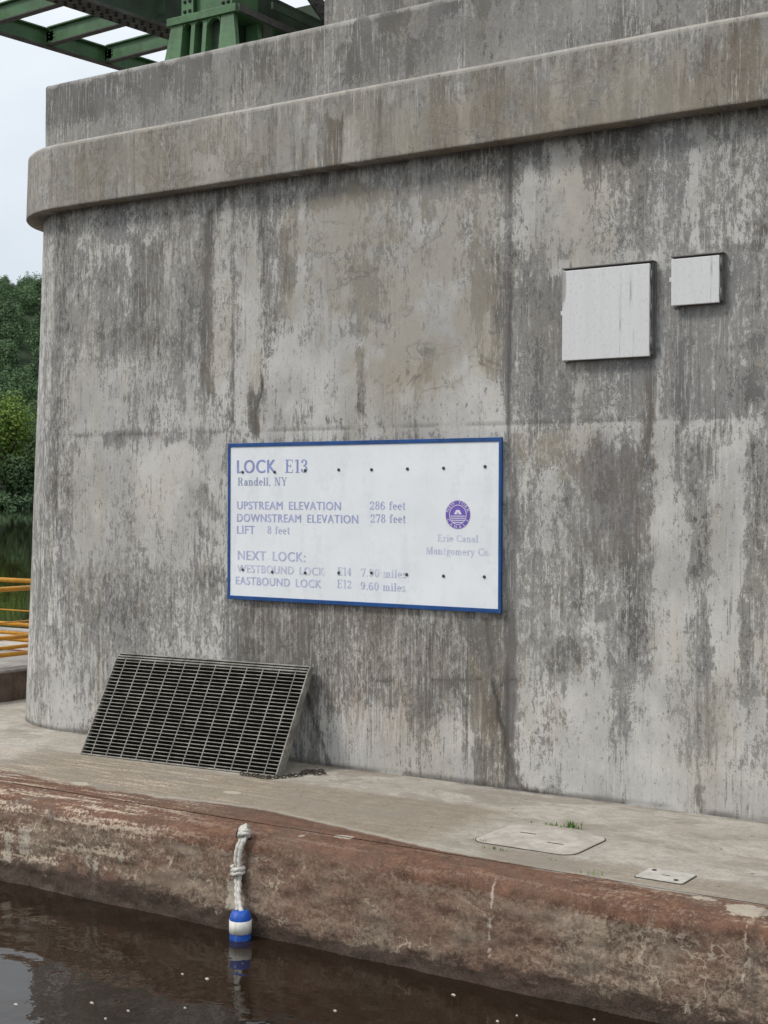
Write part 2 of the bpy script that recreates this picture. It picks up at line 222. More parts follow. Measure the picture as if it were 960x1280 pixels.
# ------------------------------------------------------------------ materials
def concrete_wall(name, dark=(.096,.091,.084), light=(.50,.485,.455), grey=(.185,.183,.18), tan=(.285,.235,.155), base=0.0, streak=1.0, fleck=1.0, bk=.92, pits=.03, rustc=(.125,.095,.07)):
    t = NT(name)
    b = t.attr('bias'); ta = t.attr('tan'); sm = t.attr('smooth'); fl = t.attr('flute'); ru = t.attr('rust'); cr = t.attr('crack')
    big = t.noise((1.3,1.3,.8), 5, .6)
    st = t.noise((9,9,.8), 6, .68, dist=.3)            # long vertical runs
    st2 = t.noise((36,36,3.6), 6, .74, dist=.4)          # short thin runs
    fa = t.noise((13,13,7), 7, .74, dist=.8)             # skin flaking off in patches
    fk = t.noise((40,40,21), 7, .82, dist=.4)           # eroded flakes
    fi = t.noise((190,190,120), 3, .6)
    v = t.math('MULTIPLY_ADD', t.math('SUBTRACT', big, .5), .5, t.math('MULTIPLY', b, bk))
    rough_amt = t.math('SUBTRACT', 1.0, t.math('MULTIPLY', sm, .36), clamp=True)
    d = t.math('MULTIPLY', t.math('SUBTRACT', st, .5), .60*streak)
    d = t.math('MULTIPLY_ADD', t.math('SUBTRACT', st2, .5), t.smooth(t.noise((1.1,1.1,.7),3,.6,vec=t.vadd(t.co(),(3.7,0,9.2))), .38, .62, .45*streak, 1.3*streak), d)
    d = t.math('MULTIPLY_ADD', t.math('SUBTRACT', fa, .5), 1.25*fleck, d)
    vary = t.smooth(t.noise((1.5,1.5,1.1),3,.6), .40, .60, .55*fleck, 1.75*fleck)   # some skins flake hard, others stay tight
    d = t.math('MULTIPLY_ADD', t.math('SUBTRACT', fk, .5), vary, d)
    d = t.math('MULTIPLY_ADD', t.math('SUBTRACT', fi, .5), .45, d)
    v = t.math('MULTIPLY_ADD', d, rough_amt, v)
    fn = t.noise((62,62,1.3), 4, .7)
    v = t.math('MULTIPLY_ADD', t.math('MULTIPLY', t.math('SUBTRACT', fn, .5), fl), 1.1, v)
    v = t.math('ADD', v, base)
    c1 = t.smooth(v, -.225, -.115); c2 = t.smooth(v, .045, .145)
    mid = t.mix(t.smooth(t.noise((3,3,2),5,.65),.35,.65), (.205,.20,.19), (.29,.275,.245))
    mid = t.mix(t.smooth(fk,.35,.65), t.mix(.25,mid,(.1,.1,.1)), t.mix(.2,mid,(.45,.45,.43)))
    lt = t.mix(t.smooth(t.noise((2.2,2.2,1.6),5,.65),.36,.64), tuple(c*.80 for c in light), tuple(min(1,c*1.10) for c in light))
    dk = t.mix(t.smooth(t.noise((4,4,1.5),4,.6),.38,.62), dark, tuple(c*1.55 for c in dark))
    col = t.mix(c1, dk, mid); col = t.mix(c2, col, lt)
    film = t.smooth(t.noise((1.7,1.7,.7),5,.65),.46,.66)
    col = t.mix(t.math('MULTIPLY', film, .5), col, t.mix(1.0, col, (.86,.78,.66), 'MULTIPLY'))
    gate = t.smooth(t.noise((2.4,2.4,1.5),4,.65), .44, .60)
    chalk = t.math('MULTIPLY', t.smooth(t.math('MULTIPLY_ADD', t.math('SUBTRACT', fk, .5), .35, t.noise((52,52,1.9),6,.78)), .545, .60), gate)
    col = t.mix(t.math('MULTIPLY', chalk, .75), col, (.56,.545,.515))
    gate2 = t.smooth(t.noise((2.9,2.9,1.3),4,.65,vec=t.vadd(t.co(),(7.3,0,3.1))), .46, .60)
    drip = t.math('MULTIPLY', t.smooth(t.math('MULTIPLY_ADD', t.math('SUBTRACT', fk, .5), .45, t.noise((30,30,1.0),6,.76)), .56, .63), gate2)
    col = t.mix(t.math('MULTIPLY', drip, .7), col, (.105,.092,.078))
    sp = t.noise((24,24,10), 7, .85)
    col = t.mix(t.math('MULTIPLY', t.smooth(sp,.565,.61), .72), col, t.mix(t.noise((5,5,5),2),(.10,.09,.08),(.17,.155,.135)))
    # tan laitance with darker tide lines
    tn = t.noise((5,5,4), 5, .6)
    tcol = t.mix(t.noise((25,25,9),4,.6), tan, (.355,.315,.235))
    col = t.mix(t.math('MULTIPLY', ta, t.smooth(tn,.3,.55), clamp=True), col, t.mix(.28, tcol, col))
    lines = t.math('ABSOLUTE', t.math('SUBTRACT', t.noise((2.6,2.6,3.0),4,.55,dist=.7), .5))
    lm = t.math('MULTIPLY', t.smooth(lines, .022, .0), t.math('MULTIPLY', ta, t.smooth(t.noise((3,3,3),4,.6),.42,.55)), clamp=True)
    col = t.mix(t.math('MULTIPLY', lm, .7), col, (.13,.12,.105))
    # smooth repairs drift to blue grey
    col = t.mix(t.math('MULTIPLY', sm, .35, clamp=True), col, t.mix(c2, (.15,.152,.158), (.33,.335,.34)))
    # brown water runs
    col = t.mix(t.math('MULTIPLY', ru, t.smooth(t.noise((26,26,3.0),6,.78),.42,.62), clamp=True), col, t.mix(c2, rustc, (.27,.225,.175)))
    # small warm spots, grain, pits and cracks
    warm = t.smooth(t.noise((6,6,5),3,.5), .64, .74)
    col = t.mix(t.math('MULTIPLY', warm, .35), col, (.30,.235,.165))
    col = t.mix(t.smooth(fi,.30,.75,0,.32), col, t.mix(.5,col,(.5,.49,.47)))
    pv = t.voro((16,16,16)); pit = t.math('MULTIPLY', t.smooth(pv.outputs['Distance'], .085, .05), t.smooth(t.noise((3,3,3),2), .5-pits, .56-pits))
    col = t.mix(t.math('MULTIPLY', pit, .85), col, (.06,.055,.05))
    col = t.mix(t.math('MULTIPLY', cr, .85, clamp=True), col, (.055,.048,.042))
    nb = t.bump(t.math('ADD', t.math('MULTIPLY', v, .5), t.math('MULTIPLY', fk, 1.0)), .5, .008)
    nb = t.bump(t.math('SUBTRACT', t.math('MULTIPLY', fi, .5), t.math('ADD', t.math('MULTIPLY', pit, 1.0), cr)), .5, .004, nb)
    return t.fin(col, .88, nb, spec=.2)

def quay_concrete(name):
    t = NT(name)
    red = t.attr('red'); wet = t.attr('wet'); pale = t.attr('pale'); tan = t.attr('tan'); face = t.attr('face'); cr = t.attr('crack')
    n1 = t.noise((1.6,1.6,1.6),5,.62); n2 = t.noise((9,12,12),6,.68,dist=.5); n3 = t.noise((42,42,42),7,.82,dist=.15); fi = t.noise((170,170,170),3,.6)
    lane = t.noise((1.6,16,16),5,.65)                # scuffs running along the quay
    k = t.math('ADD', t.math('MULTIPLY', n2,.5), t.math('MULTIPLY', n3,.5))
    pav = t.mix(t.smooth(k,.38,.62), (.345,.31,.265), (.53,.49,.43))
    pav = t.mix(t.smooth(n1,.42,.62,0,.5), pav, (.30,.27,.225))
    pav = t.mix(tan, pav, t.mix(t.smooth(k,.35,.65), (.225,.185,.14), (.33,.285,.22)))
    st_ = t.smooth(t.noise((1.1,2.2,1),6,.72,dist=.4),.5,.62)
    pav = t.mix(t.math('MULTIPLY', st_, .5), pav, (.26,.225,.185))
    pav = t.mix(t.math('MULTIPLY', t.smooth(t.noise((18,26,18),5,.8),.6,.68), .6), pav, (.20,.175,.145))
    gp = t.voro((7,7,7)); gr = t.math('MULTIPLY', t.smooth(gp.outputs['Distance'], .10,.06), t.smooth(t.noise((2,2,2),2),.5,.55))
    pav = t.mix(t.math('MULTIPLY', gr,.8), pav, (.10,.085,.07))
    rd = t.mix(t.smooth(k,.36,.64), (.078,.038,.024), (.205,.104,.062))
    st_ = t.smooth(t.noise((1.1,2.2,1),6,.72,dist=.4),.5,.62)
    pav = t.mix(t.math('MULTIPLY', st_, .5), pav, (.26,.225,.185))
    pav = t.mix(t.math('MULTIPLY', t.smooth(t.noise((18,26,18),5,.8),.6,.68), .6), pav, (.20,.175,.145))
    gp = t.voro((7,7,7)); gr = t.math('MULTIPLY', t.smooth(gp.outputs['Distance'], .10,.06), t.smooth(t.noise((2,2,2),2),.5,.55))
    pav = t.mix(t.math('MULTIPLY', gr,.8), pav, (.10,.085,.07))
    rd = t.mix(t.smooth(n1,.45,.65,0,.6), rd, (.125,.080,.060))
    rm = t.smooth(t.math('ADD', red, t.math('ADD', t.math('MULTIPLY', t.math('SUBTRACT', n3,.5),.55), t.math('MULTIPLY', t.math('SUBTRACT', n2,.5),.7))), .36,.6)
    col = t.mix(rm, pav, rd)
    # bare mottled face
    fc = t.mix(t.smooth(t.math('ADD', t.math('MULTIPLY', n3,.65), t.math('MULTIPLY', n2,.35)),.42,.57), (.080,.053,.037), (.270,.205,.15))
    fc = t.mix(t.smooth(n1,.38,.60), fc, t.mix(.6,fc,(.15,.075,.05)))
    fc = t.mix(t.math('MULTIPLY', t.smooth(t.noise((2.3,5,5),5,.6),.5,.64), .45), fc, (.27,.22,.165))
    fm = t.smooth(t.math('ADD', face, t.math('ADD', t.math('MULTIPLY', t.math('SUBTRACT', n3,.5),1.5), t.math('MULTIPLY', t.math('SUBTRACT', n1,.5),1.8))), .34,.6)
    col = t.mix(fm, col, fc)
    # pale scuffs and leached veins
    sc = t.smooth(t.math('ADD', t.math('MULTIPLY', lane,.5), t.math('MULTIPLY', n3,.5)), .51,.58)
    col = t.mix(t.math('MULTIPLY', sc, pale, clamp=True), col, (.52,.42,.32))
    vw = t.vadd(t.scale((4.2,4.2,4.2)), t.noise((3,3,3),4,.6,color=True))
    vn = t.math('ABSOLUTE', t.math('SUBTRACT', t.noise((1,1,1),4,.6,vec=vw), .5))
    vm = t.math('MULTIPLY', t.smooth(vn,.020,.003), t.smooth(t.noise((2.2,2.2,4),3),.47,.62))
    col = t.mix(t.math('MULTIPLY', vm, t.math('MULTIPLY', face,.85), clamp=True), col, (.44,.37,.28))
    speck = t.math('MULTIPLY', t.smooth(n3,.60,.64), face)
    col = t.mix(t.math('MULTIPLY', speck,.6, clamp=True), col, (.42,.36,.285))
    spt = t.smooth(t.math('MULTIPLY_ADD', t.math('SUBTRACT', n3,.5), 2.2, t.attr('spot')), .42,.66)
    col = t.mix(t.math('MULTIPLY', spt,.85), col, t.mix(n2,(.33,.28,.21),(.60,.54,.45)))
    # wet, algae dark foot
    wm = t.smooth(t.math('ADD', wet, t.math('MULTIPLY', t.math('SUBTRACT', n2,.5),1.4)), .38,.62)
    wetc = t.mix(t.smooth(k,.4,.65), (.022,.0125,.0075), (.060,.034,.022))
    col = t.mix(t.math('MULTIPLY', wm,.9), col, wetc)
    pv = t.voro((14,14,14)); pit = t.math('MULTIPLY', t.smooth(pv.outputs['Distance'], .10,.05), t.smooth(t.noise((3,3,3),2),.52,.58))
    col = t.mix(t.math('MULTIPLY', pit,.8), col, (.03,.025,.02))
    col = t.mix(t.math('MULTIPLY', cr,.8,clamp=True), col, (.05,.04,.032))
    col = t.mix(t.smooth(fi,.3,.75,0,.22), col, t.mix(.5,col,(.5,.45,.4)))
    nb = t.bump(t.math('ADD', n3, t.math('MULTIPLY', n2,1.2)), .65, .014)
    nb = t.bump(t.math('SUBTRACT', fi, t.math('ADD', pit, t.math('MULTIPLY',cr,1.5))), .45, .004, nb)
    return t.fin(col, t.math('SUBTRACT', .88, t.math('MULTIPLY', wm,.25)), nb, spec=.12)

def plain(name, color, rough=.6, metal=0, var=.12, scale=8, bump=.0, spec=.4, dirt=None, dirtamt=.5):
    t = NT(name)
    n = t.noise((scale,scale,scale),5,.62)
    lo = tuple(c*(1-var*2) for c in color); hi = tuple(min(1,c*(1+var)) for c in color)
    col = t.mix(t.smooth(n,.32,.68), lo, hi)
    if dirt:
        dn = t.math('ADD', t.math('MULTIPLY', t.noise((scale*3,scale*3,scale*.5),5,.65), .6), t.math('MULTIPLY', t.noise((scale*9,)*3,4,.65),.4))
        col = t.mix(t.math('MULTIPLY', t.smooth(dn,.5,.62), dirtamt), col, dirt)
    nb = t.bump(t.noise((scale*8,)*3,4,.6), bump, .003) if bump else None
    return t.fin(col, rough, nb, metal, spec)

M = {}
M['wall'] = concrete_wall('weathered_wall_concrete', base=.075)
M['cornice'] = concrete_wall('cornice_concrete', dark=(.105,.088,.066), light=(.38,.36,.325), tan=(.185,.155,.105), base=.0, streak=1.5, fleck=.85, pits=.12, bk=1.7)
M['parapet'] = concrete_wall('parapet_concrete', dark=(.105,.10,.094), light=(.31,.30,.285), base=.0, streak=1.0, fleck=.8, pits=.12, bk=1.5)
M['quay'] = quay_concrete('quay_concrete')
M['sign_face'] = plain('sign_enamel_white', (.745,.765,.78), .35, var=.025, scale=2.5, spec=.4, dirt=(.55,.57,.58), dirtamt=.25)
M['sign_blue'] = plain('sign_enamel_blue', (.008,.060,.215), .4, var=.10, scale=6, dirt=(.03,.09,.23), dirtamt=.4)
M['bolt'] = plain('bolt_steel', (.07,.07,.07), .5, .6)
FADE = [(.26,.30,.55), (.29,.33,.50), (.375,.40,.61), (.455,.475,.66), (.535,.55,.69)]
for i, c in enumerate(FADE): M['ink%d'%i] = plain('faded_blue_ink_%d'%i, c, .45, var=.10, scale=22)
M['violet'] = plain('emblem_violet', (.16,.10,.40), .45, var=.06, scale=20)
M['emblem_white'] = plain('emblem_white', (.70,.70,.78), .45, var=.03)
def cabinet_mat():
    t = NT('cabinet_aluminium')
    n = t.noise((24,24,1.2),5,.62); n2 = t.noise((60,60,40),4,.65)
    col = t.mix(t.smooth(n,.35,.65), (.595,.59,.585), (.625,.62,.615))
    run = t.math('MULTIPLY', t.smooth(t.noise((14,14,.6),4,.6,dist=.3),.60,.66), t.smooth(t.noise((2.6,2.6,2.6),2),.44,.56))
    col = t.mix(t.math('MULTIPLY', run,.75), col, (.22,.21,.20))
    col = t.mix(t.smooth(n2,.52,.70,0,.5), col, (.43,.42,.41))
    return t.fin(col, .5, t.bump(n2,.15,.002), 0, .4)
M['cabinet'] = cabinet_mat()
M['cabinet_dark'] = plain('cabinet_frame_steel', (.17,.165,.155), .6, .3, scale=14, dirt=(.2,.18,.15))
M['grate'] = plain('grating_weathered_fibreglass', (.25,.24,.21), .75, 0, var=.22, scale=9, bump=.2, dirt=(.10,.085,.06), dirtamt=.6)
M['grate_in'] = plain('grating_bar_shaded', (.034,.033,.026), .85, 0, var=.25, scale=10, dirt=(.03,.028,.02))  # shade inside the gratings is put into this bar colour
M['chain'] = plain('rusty_chain', (.07,.055,.042), .8, .3, var=.3, scale=40)
M['green'] = plain('bridge_green_paint', (.075,.165,.072), .45, var=.14, scale=3, bump=.08, dirt=(.05,.075,.035), dirtamt=.5)
M['green_dark'] = plain('bridge_green_shaded', (.035,.062,.034), .65, var=.2, scale=4, bump=.1, dirt=(.03,.03,.024), dirtamt=.7)  # darker copy of the bridge green, shade painted into the colour
M['flange'] = plain('bridge_dark_flange', (.085,.085,.078), .7, var=.2, scale=6, dirt=(.04,.04,.035))  # dark grey for flanges, sill angle and brace
M['rivet'] = plain('rivet_black', (.022,.024,.022), .6, .2)
M['yellow'] = plain('railing_yellow_paint', (.62,.285,.02), .42, var=.08, scale=6, dirt=(.30,.13,.03), dirtamt=.35)
M['rope'] = plain('white_rope', (.56,.535,.48), .85, var=.12, scale=40, bump=.3, dirt=(.36,.33,.28), dirtamt=.6)
M['buoy_blue'] = plain('buoy_blue_foam', (.010,.085,.44), .5, var=.14, scale=14, bump=.12, dirt=(.09,.16,.36), dirtamt=.7)
M['buoy_white'] = plain('buoy_white_foam', (.70,.68,.62), .6, var=.06, scale=14, dirt=(.42,.38,.30), dirtamt=.5)
M['iron'] = plain('rusty_iron', (.055,.036,.026), .8, .3, var=.3, scale=30)
M['cover'] = plain('cover_concrete', (.435,.40,.35), .85, var=.12, scale=7, bump=.35, dirt=(.30,.26,.20), dirtamt=.6)
M['plate'] = plain('plate_pale_concrete', (.475,.45,.40), .8, var=.10, scale=9, bump=.3, dirt=(.32,.28,.23), dirtamt=.5)
M['slot'] = plain('dark_groove', (.075,.065,.05), .9, var=.2)
M['grass'] = plain('grass_blades', (.10,.22,.03), .6, var=.3, scale=30)
M['foam'] = plain('water_foam', (.42,.38,.32), .7, var=.1, scale=30)
M['paint_fleck'] = plain('pale_mortar_fleck', (.56,.50,.42), .85, var=.12, scale=20, bump=.4)
M['red_edge'] = plain('red_edge_paint', (.16,.035,.025), .7, var=.2, scale=6)
M['bark'] = plain('bark', (.06,.045,.033), .9, var=.2, scale=3)
M['step'] = plain('step_concrete', (.30,.285,.26), .88, var=.14, scale=4, bump=.3, dirt=(.2,.17,.13))
M['step_brown'] = plain('step_brown_face', (.13,.095,.072), .88, var=.2, scale=5, bump=.4, dirt=(.05,.035,.028), dirtamt=.7)

def leaf_mat(name, a, b):
    t = NT(name); k = t.attr('tint')
    col = t.mix(k, a, b)
    t.fin(col, .6, spec=.2)
    tr = t.t.nodes.new('ShaderNodeBsdfTranslucent'); t.put(tr.inputs[0], col)
    ms = t.t.nodes.new('ShaderNodeMixShader'); ms.inputs[0].default_value = .22
    t.t.links.new(t.bs.outputs[0], ms.inputs[1]); t.t.links.new(tr.outputs[0], ms.inputs[2]); t.t.links.new(ms.outputs[0], t.out.inputs[0])
    return t.m
M['leaf_dark'] = leaf_mat('leaves_dark', (.036,.070,.030), (.098,.160,.058))
M['leaf_mid'] = leaf_mat('leaves_mid', (.062,.115,.058), (.150,.235,.105))  # lightened and bluish: distance haze put into the leaf colour
M['leaf_bright'] = leaf_mat('leaves_bright', (.10,.17,.032), (.22,.32,.065))

def water_mat():
    t = NT('murky_canal_water')
    w1 = t.noise((.9,.9,.9),3,.5,dist=.6); w2 = t.noise((4.5,4.5,4.5),3,.5); w3 = t.noise((.18,.18,.18),2,.5)
    col = t.mix(w3, (.015,.0092,.0054), (.019,.012,.0072))
    calm = t.attr('calm')
    nb = t.bump(t.math('MULTIPLY', t.math('ADD', t.math('MULTIPLY', w1,1.0), t.math('MULTIPLY', w2,.13)), calm), .36, .10)
    t.fin(col, .02, nb); t.bs.inputs['IOR'].default_value = 1.33; t.bs.inputs['Specular IOR Level'].default_value = .5
    return t.m
M['water'] = water_mat()
M['hill'] = plain('hill_soil', (.028,.048,.020), .95, var=.3, scale=.05)

# ------------------------------------------------------------------ pier
CX, RC, HT = -1.78, 0.80, 4.46
XR = 13.0; YB = 5.2
def pier_pt(s, z, off):
    """point on the pier skin: s runs along the front face, round the nose and back along the flank"""
    s = np.asarray(s, dtype=float); z = np.asarray(z, dtype=float)
    th = np.clip((CX-s)/RC, 0, PI/2); ext = np.clip((CX-RC*PI/2)-s, 0, None)
    x = np.where(s > CX, s, CX-(RC+off)*np.sin(th)); y = np.where(s > CX, -off, RC-(RC+off)*np.cos(th)) + ext
    bat = np.clip(1-z/HT, -.2, 1)
    x = x - .30*bat*np.sin(th)
    return np.stack([x, y, z+0*x], -1)
S_dense = np.concatenate([np.linspace(CX-RC*PI/2-4.4, CX-RC*PI/2-.05, 30), np.arange(CX-RC*PI/2, 4.95, .015), np.linspace(5.0, XR, 60)])

pier = empty('concrete_pier', (1.0, 1.5, 0.0), 'tall weathered concrete pier with rounded nose, cornice and stained grey wall', 'pier')

def fields(S, Z, feats, seed, cracks=(), joints=()):
    f = stain_fields(S, Z, feats, seed)
    bias = f['b'] + (fbm(S*2.2, Z*.5, seed+40)-.5)*.30 + (fbm(S*7, Z*.35, seed+44, 3)-.5)*.28
    cr = np.zeros_like(S)
    wob = (fbm(S*12, Z*12, seed+60)-.5)*.05
    for i, pl in enumerate(cracks):
        d = np.abs(line_dist(S+wob, Z+wob*.7, pl)); w = .016 if i in (0, 2) else .008
        br = .45+.55*sstep(.35, .55, vnoise(S*6, Z*6, seed+i))
        cr = np.maximum(cr, (1-sstep(w*.35, w*1.5, d))*br*(1.0 if i in (0,2,4) else .65))
        bias = bias - .22*(1-sstep(0, .05, d))
    for k, a, b0, b1 in joints:
        if k == 'v': d = np.abs(S-a); m = sstep(b0-.02, b0, Z)*(1-sstep(b1, b1+.02, Z))
        else: d = np.abs(Z-a); m = sstep(b0-.02, b0, S)*(1-sstep(b1, b1+.02, S))
        br = .25+.75*sstep(.4, .6, vnoise(S*4+7, Z*4, seed+70))
        cr = np.maximum(cr, (1-sstep(.003, .018, d))*m*br*(.42 if a < 1 or k == 'h' else .7)); bias = bias - .06*(1-sstep(.0,.05,d))*m
    return f, bias, cr

# body: the big wall
Zs = np.concatenate([[-1.2, -.6], np.arange(-.05, HT+.012, .015)])
S, Z = np.meshgrid(S_dense, Zs)
f, bias, cr = fields(S, Z, WALL_STAINS, 3, WALL_CRACKS, WALL_JOINTS)
# drips and an even darker band under the cornice, splash line at the foot
dr = fbm(S*5, S*0+3, 88, 4); dl = .15+1.1*np.clip(dr-.42, 0, 1)*2
bias -= .40*(1-sstep(0, 1, (HT-Z)/dl))*sstep(.46, .62, fbm(S*11, Z*.4, 91))*sstep(.4,.6,fbm(S*2.2,S*0,92))
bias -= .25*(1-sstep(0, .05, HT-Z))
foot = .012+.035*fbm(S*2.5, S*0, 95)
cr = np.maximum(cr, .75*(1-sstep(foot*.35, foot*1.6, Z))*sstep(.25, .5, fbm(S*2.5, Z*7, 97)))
bias += .10*(1-sstep(.1, .45, Z))
bm = sstep(4.0,4.15,S)*sstep(2.6,2.75,Z)*(1-sstep(3.2,3.5,Z))
bias += bm*.42*(fbm(S*2.2+Z*2, Z*42+ (fbm(S*4,Z*4,99)-.5)*9, 98, 3)-.5)
P = pier_pt(S, Z, 0.0)
P[..., 1] += np.where(S > CX, .003*cr, 0) + (fbm(S*1.5, Z*1.5, 51)-.5)*.012
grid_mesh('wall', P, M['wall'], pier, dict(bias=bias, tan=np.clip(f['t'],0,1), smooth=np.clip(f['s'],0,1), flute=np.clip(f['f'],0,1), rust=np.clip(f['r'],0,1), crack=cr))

# cornice: profile swept along the same line
prof = [(-.02,HT+.004),(.148,HT),(.152,HT+.006)] + [(.152, HT+.02+.5*i/24) for i in range(25)] + [(.150,4.985),(.132,5.004),(.06,5.01),(-.7,5.02)]
S, K = np.meshgrid(S_dense, np.arange(len(prof)))
off = np.array([p[0] for p in prof])[K]; Z = np.array([p[1] for p in prof])[K]
P = np.zeros(S.shape+(3,))
for i, (o, z) in enumerate(prof): P[i] = pier_pt(S_dense, np.full(S_dense.shape, max(z, HT)), o); P[i,:,2] = z
P[..., 2] += (fbm(S*3, Z*0+2, 5)-.5)*.008
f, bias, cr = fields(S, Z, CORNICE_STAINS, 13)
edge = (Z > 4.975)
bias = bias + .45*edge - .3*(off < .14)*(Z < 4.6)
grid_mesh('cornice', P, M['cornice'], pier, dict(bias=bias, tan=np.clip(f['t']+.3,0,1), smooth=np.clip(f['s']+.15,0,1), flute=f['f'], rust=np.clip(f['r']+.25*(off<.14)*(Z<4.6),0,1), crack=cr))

def block(name, x0, x1, y0, y1, z0, z1, feats, seed, mat, cham=.02, res=.03):
    """upright concrete block: dense front face plus left, right, back and top"""
    xs = np.concatenate([np.arange(x0+cham, min(x1-cham, 5.2), res), np.linspace(min(x1-cham, 5.25), x1-cham, 20)])
    zs = np.linspace(z0, z1-cham, max(4, int((z1-z0)/res)))
    A = []
    for z in zs: A.append(([x0]+list(xs)+[x1], z))
    rows = []
    for z in zs:
        r = [(x0, y1, z), (x0, y0+cham, z)] + [(x, y0, z) for x in xs] + [(x1, y0+cham, z), (x1, y1, z)]
        rows.append(r)
    rows.append([(x0+cham, y1-cham, z1), (x0+cham, y0+cham, z1)] + [(x, y0+cham, z1) for x in xs] + [(x1-cham, y0+cham, z1), (x1-cham, y1-cham, z1)])
    rows.append([(x0+cham, y1-cham, z1)]*1 + [(x0+cham, y1-cham, z1)] + [(x, y1-cham, z1) for x in xs] + [(x1-cham, y1-cham, z1)]*2)
    P = np.array(rows); S = P[...,0]; Z = P[...,2]
    f, bias, cr = fields(S, Z, feats, seed)
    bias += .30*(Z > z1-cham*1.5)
    bias -= .40*(1-sstep(0, .25, z1-Z))*sstep(.45,.62,fbm(S*8, Z*1.5, seed+5))
    P[...,1] += (fbm(S*1.2, Z*2, seed+80)-.5)*.01
    return grid_mesh(name, P, mat, pier, dict(bias=bias, tan=np.clip(f['t']+.1,0,1), smooth=np.clip(f['s']+.2,0,1), flute=f['f'], rust=np.clip(f['r'],0,1), crack=cr))
block('parapet', -2.10, XR, 0.0, YB-.2, 5.012, 5.575, PARAPET_STAINS, 23, M['parapet'])
block('upper_block', 0.80, XR-.2, 0.10, YB-.6, 5.575, 7.9, [('b',.8,12,5.5,8,.1,-.12),('s',.8,12,5.5,8,.1,.5)], 33, M['parapet'])

# ------------------------------------------------------------------ quay: pavement, quay wall, step
YE = -1.79
def quay_fields(X, Y, Z):
    bnd = np.interp(X, [-6,-2.5,-1.2,.2,1.0,1.5,3.0,3.7,4.9,9], [-1.1,-1.25,-1.5,-1.62,-1.50,-1.47,-1.75,-1.775,-1.80,-1.8])
    red = sstep(-.10, .12, bnd-Y)
    red = red*(1-.22*sstep(2.0,3.2,X)*sstep(.35,.6,fbm(X*3,Y*4,311)))*(.62+.38*sstep(.3,1.6,X)) + .30*(1-sstep(.2,1.4,X))*sstep(.45,-.75,Y)*sstep(.42,.6,fbm(X*2,Y*5,310))
    tan = sstep(0,.10, -.62-(X*-.02)-Y)*sstep(-.02,.06,Y-bnd)*sstep(-1.4,-1.0,X)*(1-sstep(2.6,3.1,X))
    tan = np.maximum(tan, .75*sstep(0,.08,-1.45-Y)*sstep(3.0,3.4,X)*sstep(-.02,.05,Y-bnd))
    tan = np.maximum(tan, .7*(1-sstep(.0,.16,-Y))*(1-sstep(1.2,2.0,X))*sstep(-1.6,-1.2,X))
    left = 1-sstep(.2, 1.9, X)
    pale = .35 + .65*left*(1-sstep(-.9,-.6,Y)) + .10*(1-sstep(-2.06,-1.98,Y))-.22*(1-sstep(-2.06,-2.0,Y))*sstep(.8,1.6,X)
    pale *= (1-.55*sstep(.9,1.6,X)*(1-sstep(3.6,4.0,X)))
    face = sstep(.035,.20,-Z)*1.0
    wet = (1-sstep(ZW+.05, ZW+.26, Z))*.62 + (1-sstep(ZW+.02, ZW+.07, Z))*.5
    wet += .25*np.exp(-((X-.6)/.9)**2)*(Z<-.15) - .15*np.exp(-((X-2.6)/.5)**2)*(Z<-.15)
    cr = np.zeros_like(X)
    wig = (fbm(X*18,(Y+Z)*18,301)-.5)*.06
    spot = np.zeros_like(X)
    for sx, sy, ss in PAINT_SPOTS:
        spot = np.maximum(spot, 1-sstep(.6,1.25,np.hypot((X-sx)/1.6+wig,(Y-sy)+wig*.5)/ss))
    for x0,x1,za,zb,w in QUAY_RUNS:
        m = (1-sstep(.2,1.2,np.abs(X-(x0+x1)/2+wig*.8)/max((x1-x0)/2,.012)))*sstep(za-.03,za+.02,Z)*(1-sstep(zb-.02,zb+.05,Z))
        spot = np.maximum(spot, w*m*(Y<YE))
    return dict(spot=spot, red=red, wet=wet, pale=np.clip(pale,0,1), tan=tan, face=face, crack=cr), bnd

xs = np.concatenate([np.linspace(-30,-5.05,40), np.arange(-5,5.8,.022), np.linspace(5.85,30,40)])
# pavement sheet (level ground of the quay)
ys = np.concatenate([np.arange(YE,.9,.022), np.linspace(.95,6.2,30)])
X, Y = np.meshgrid(xs, ys); Z = np.zeros_like(X)
at, bnd = quay_fields(X, Y, Z)
dirt = .6*(1-sstep(.0,.05,np.abs(Y+.01)))*sstep(.35,.6,fbm(X*6,Y*6,71))*(X>-1.7)
seam = (1-sstep(.002,.016,np.abs(Y-(bnd-.05)+.01*(fbm(X*5,Y*0,72)-.5))))*sstep(.9,1.3,X)*.8*sstep(.3,.5,fbm(X*3,Y*0,73))
at['crack'] = np.maximum(dirt, seam)
Z = (fbm(X*1.2,Y*1.2,61)-.5)*.005
Z = np.where(Y > 1, 0, Z)
P = np.stack([X,Y,Z],-1)
tag(grid_mesh('pavement', P, M['quay'], None, at), kind='structure')
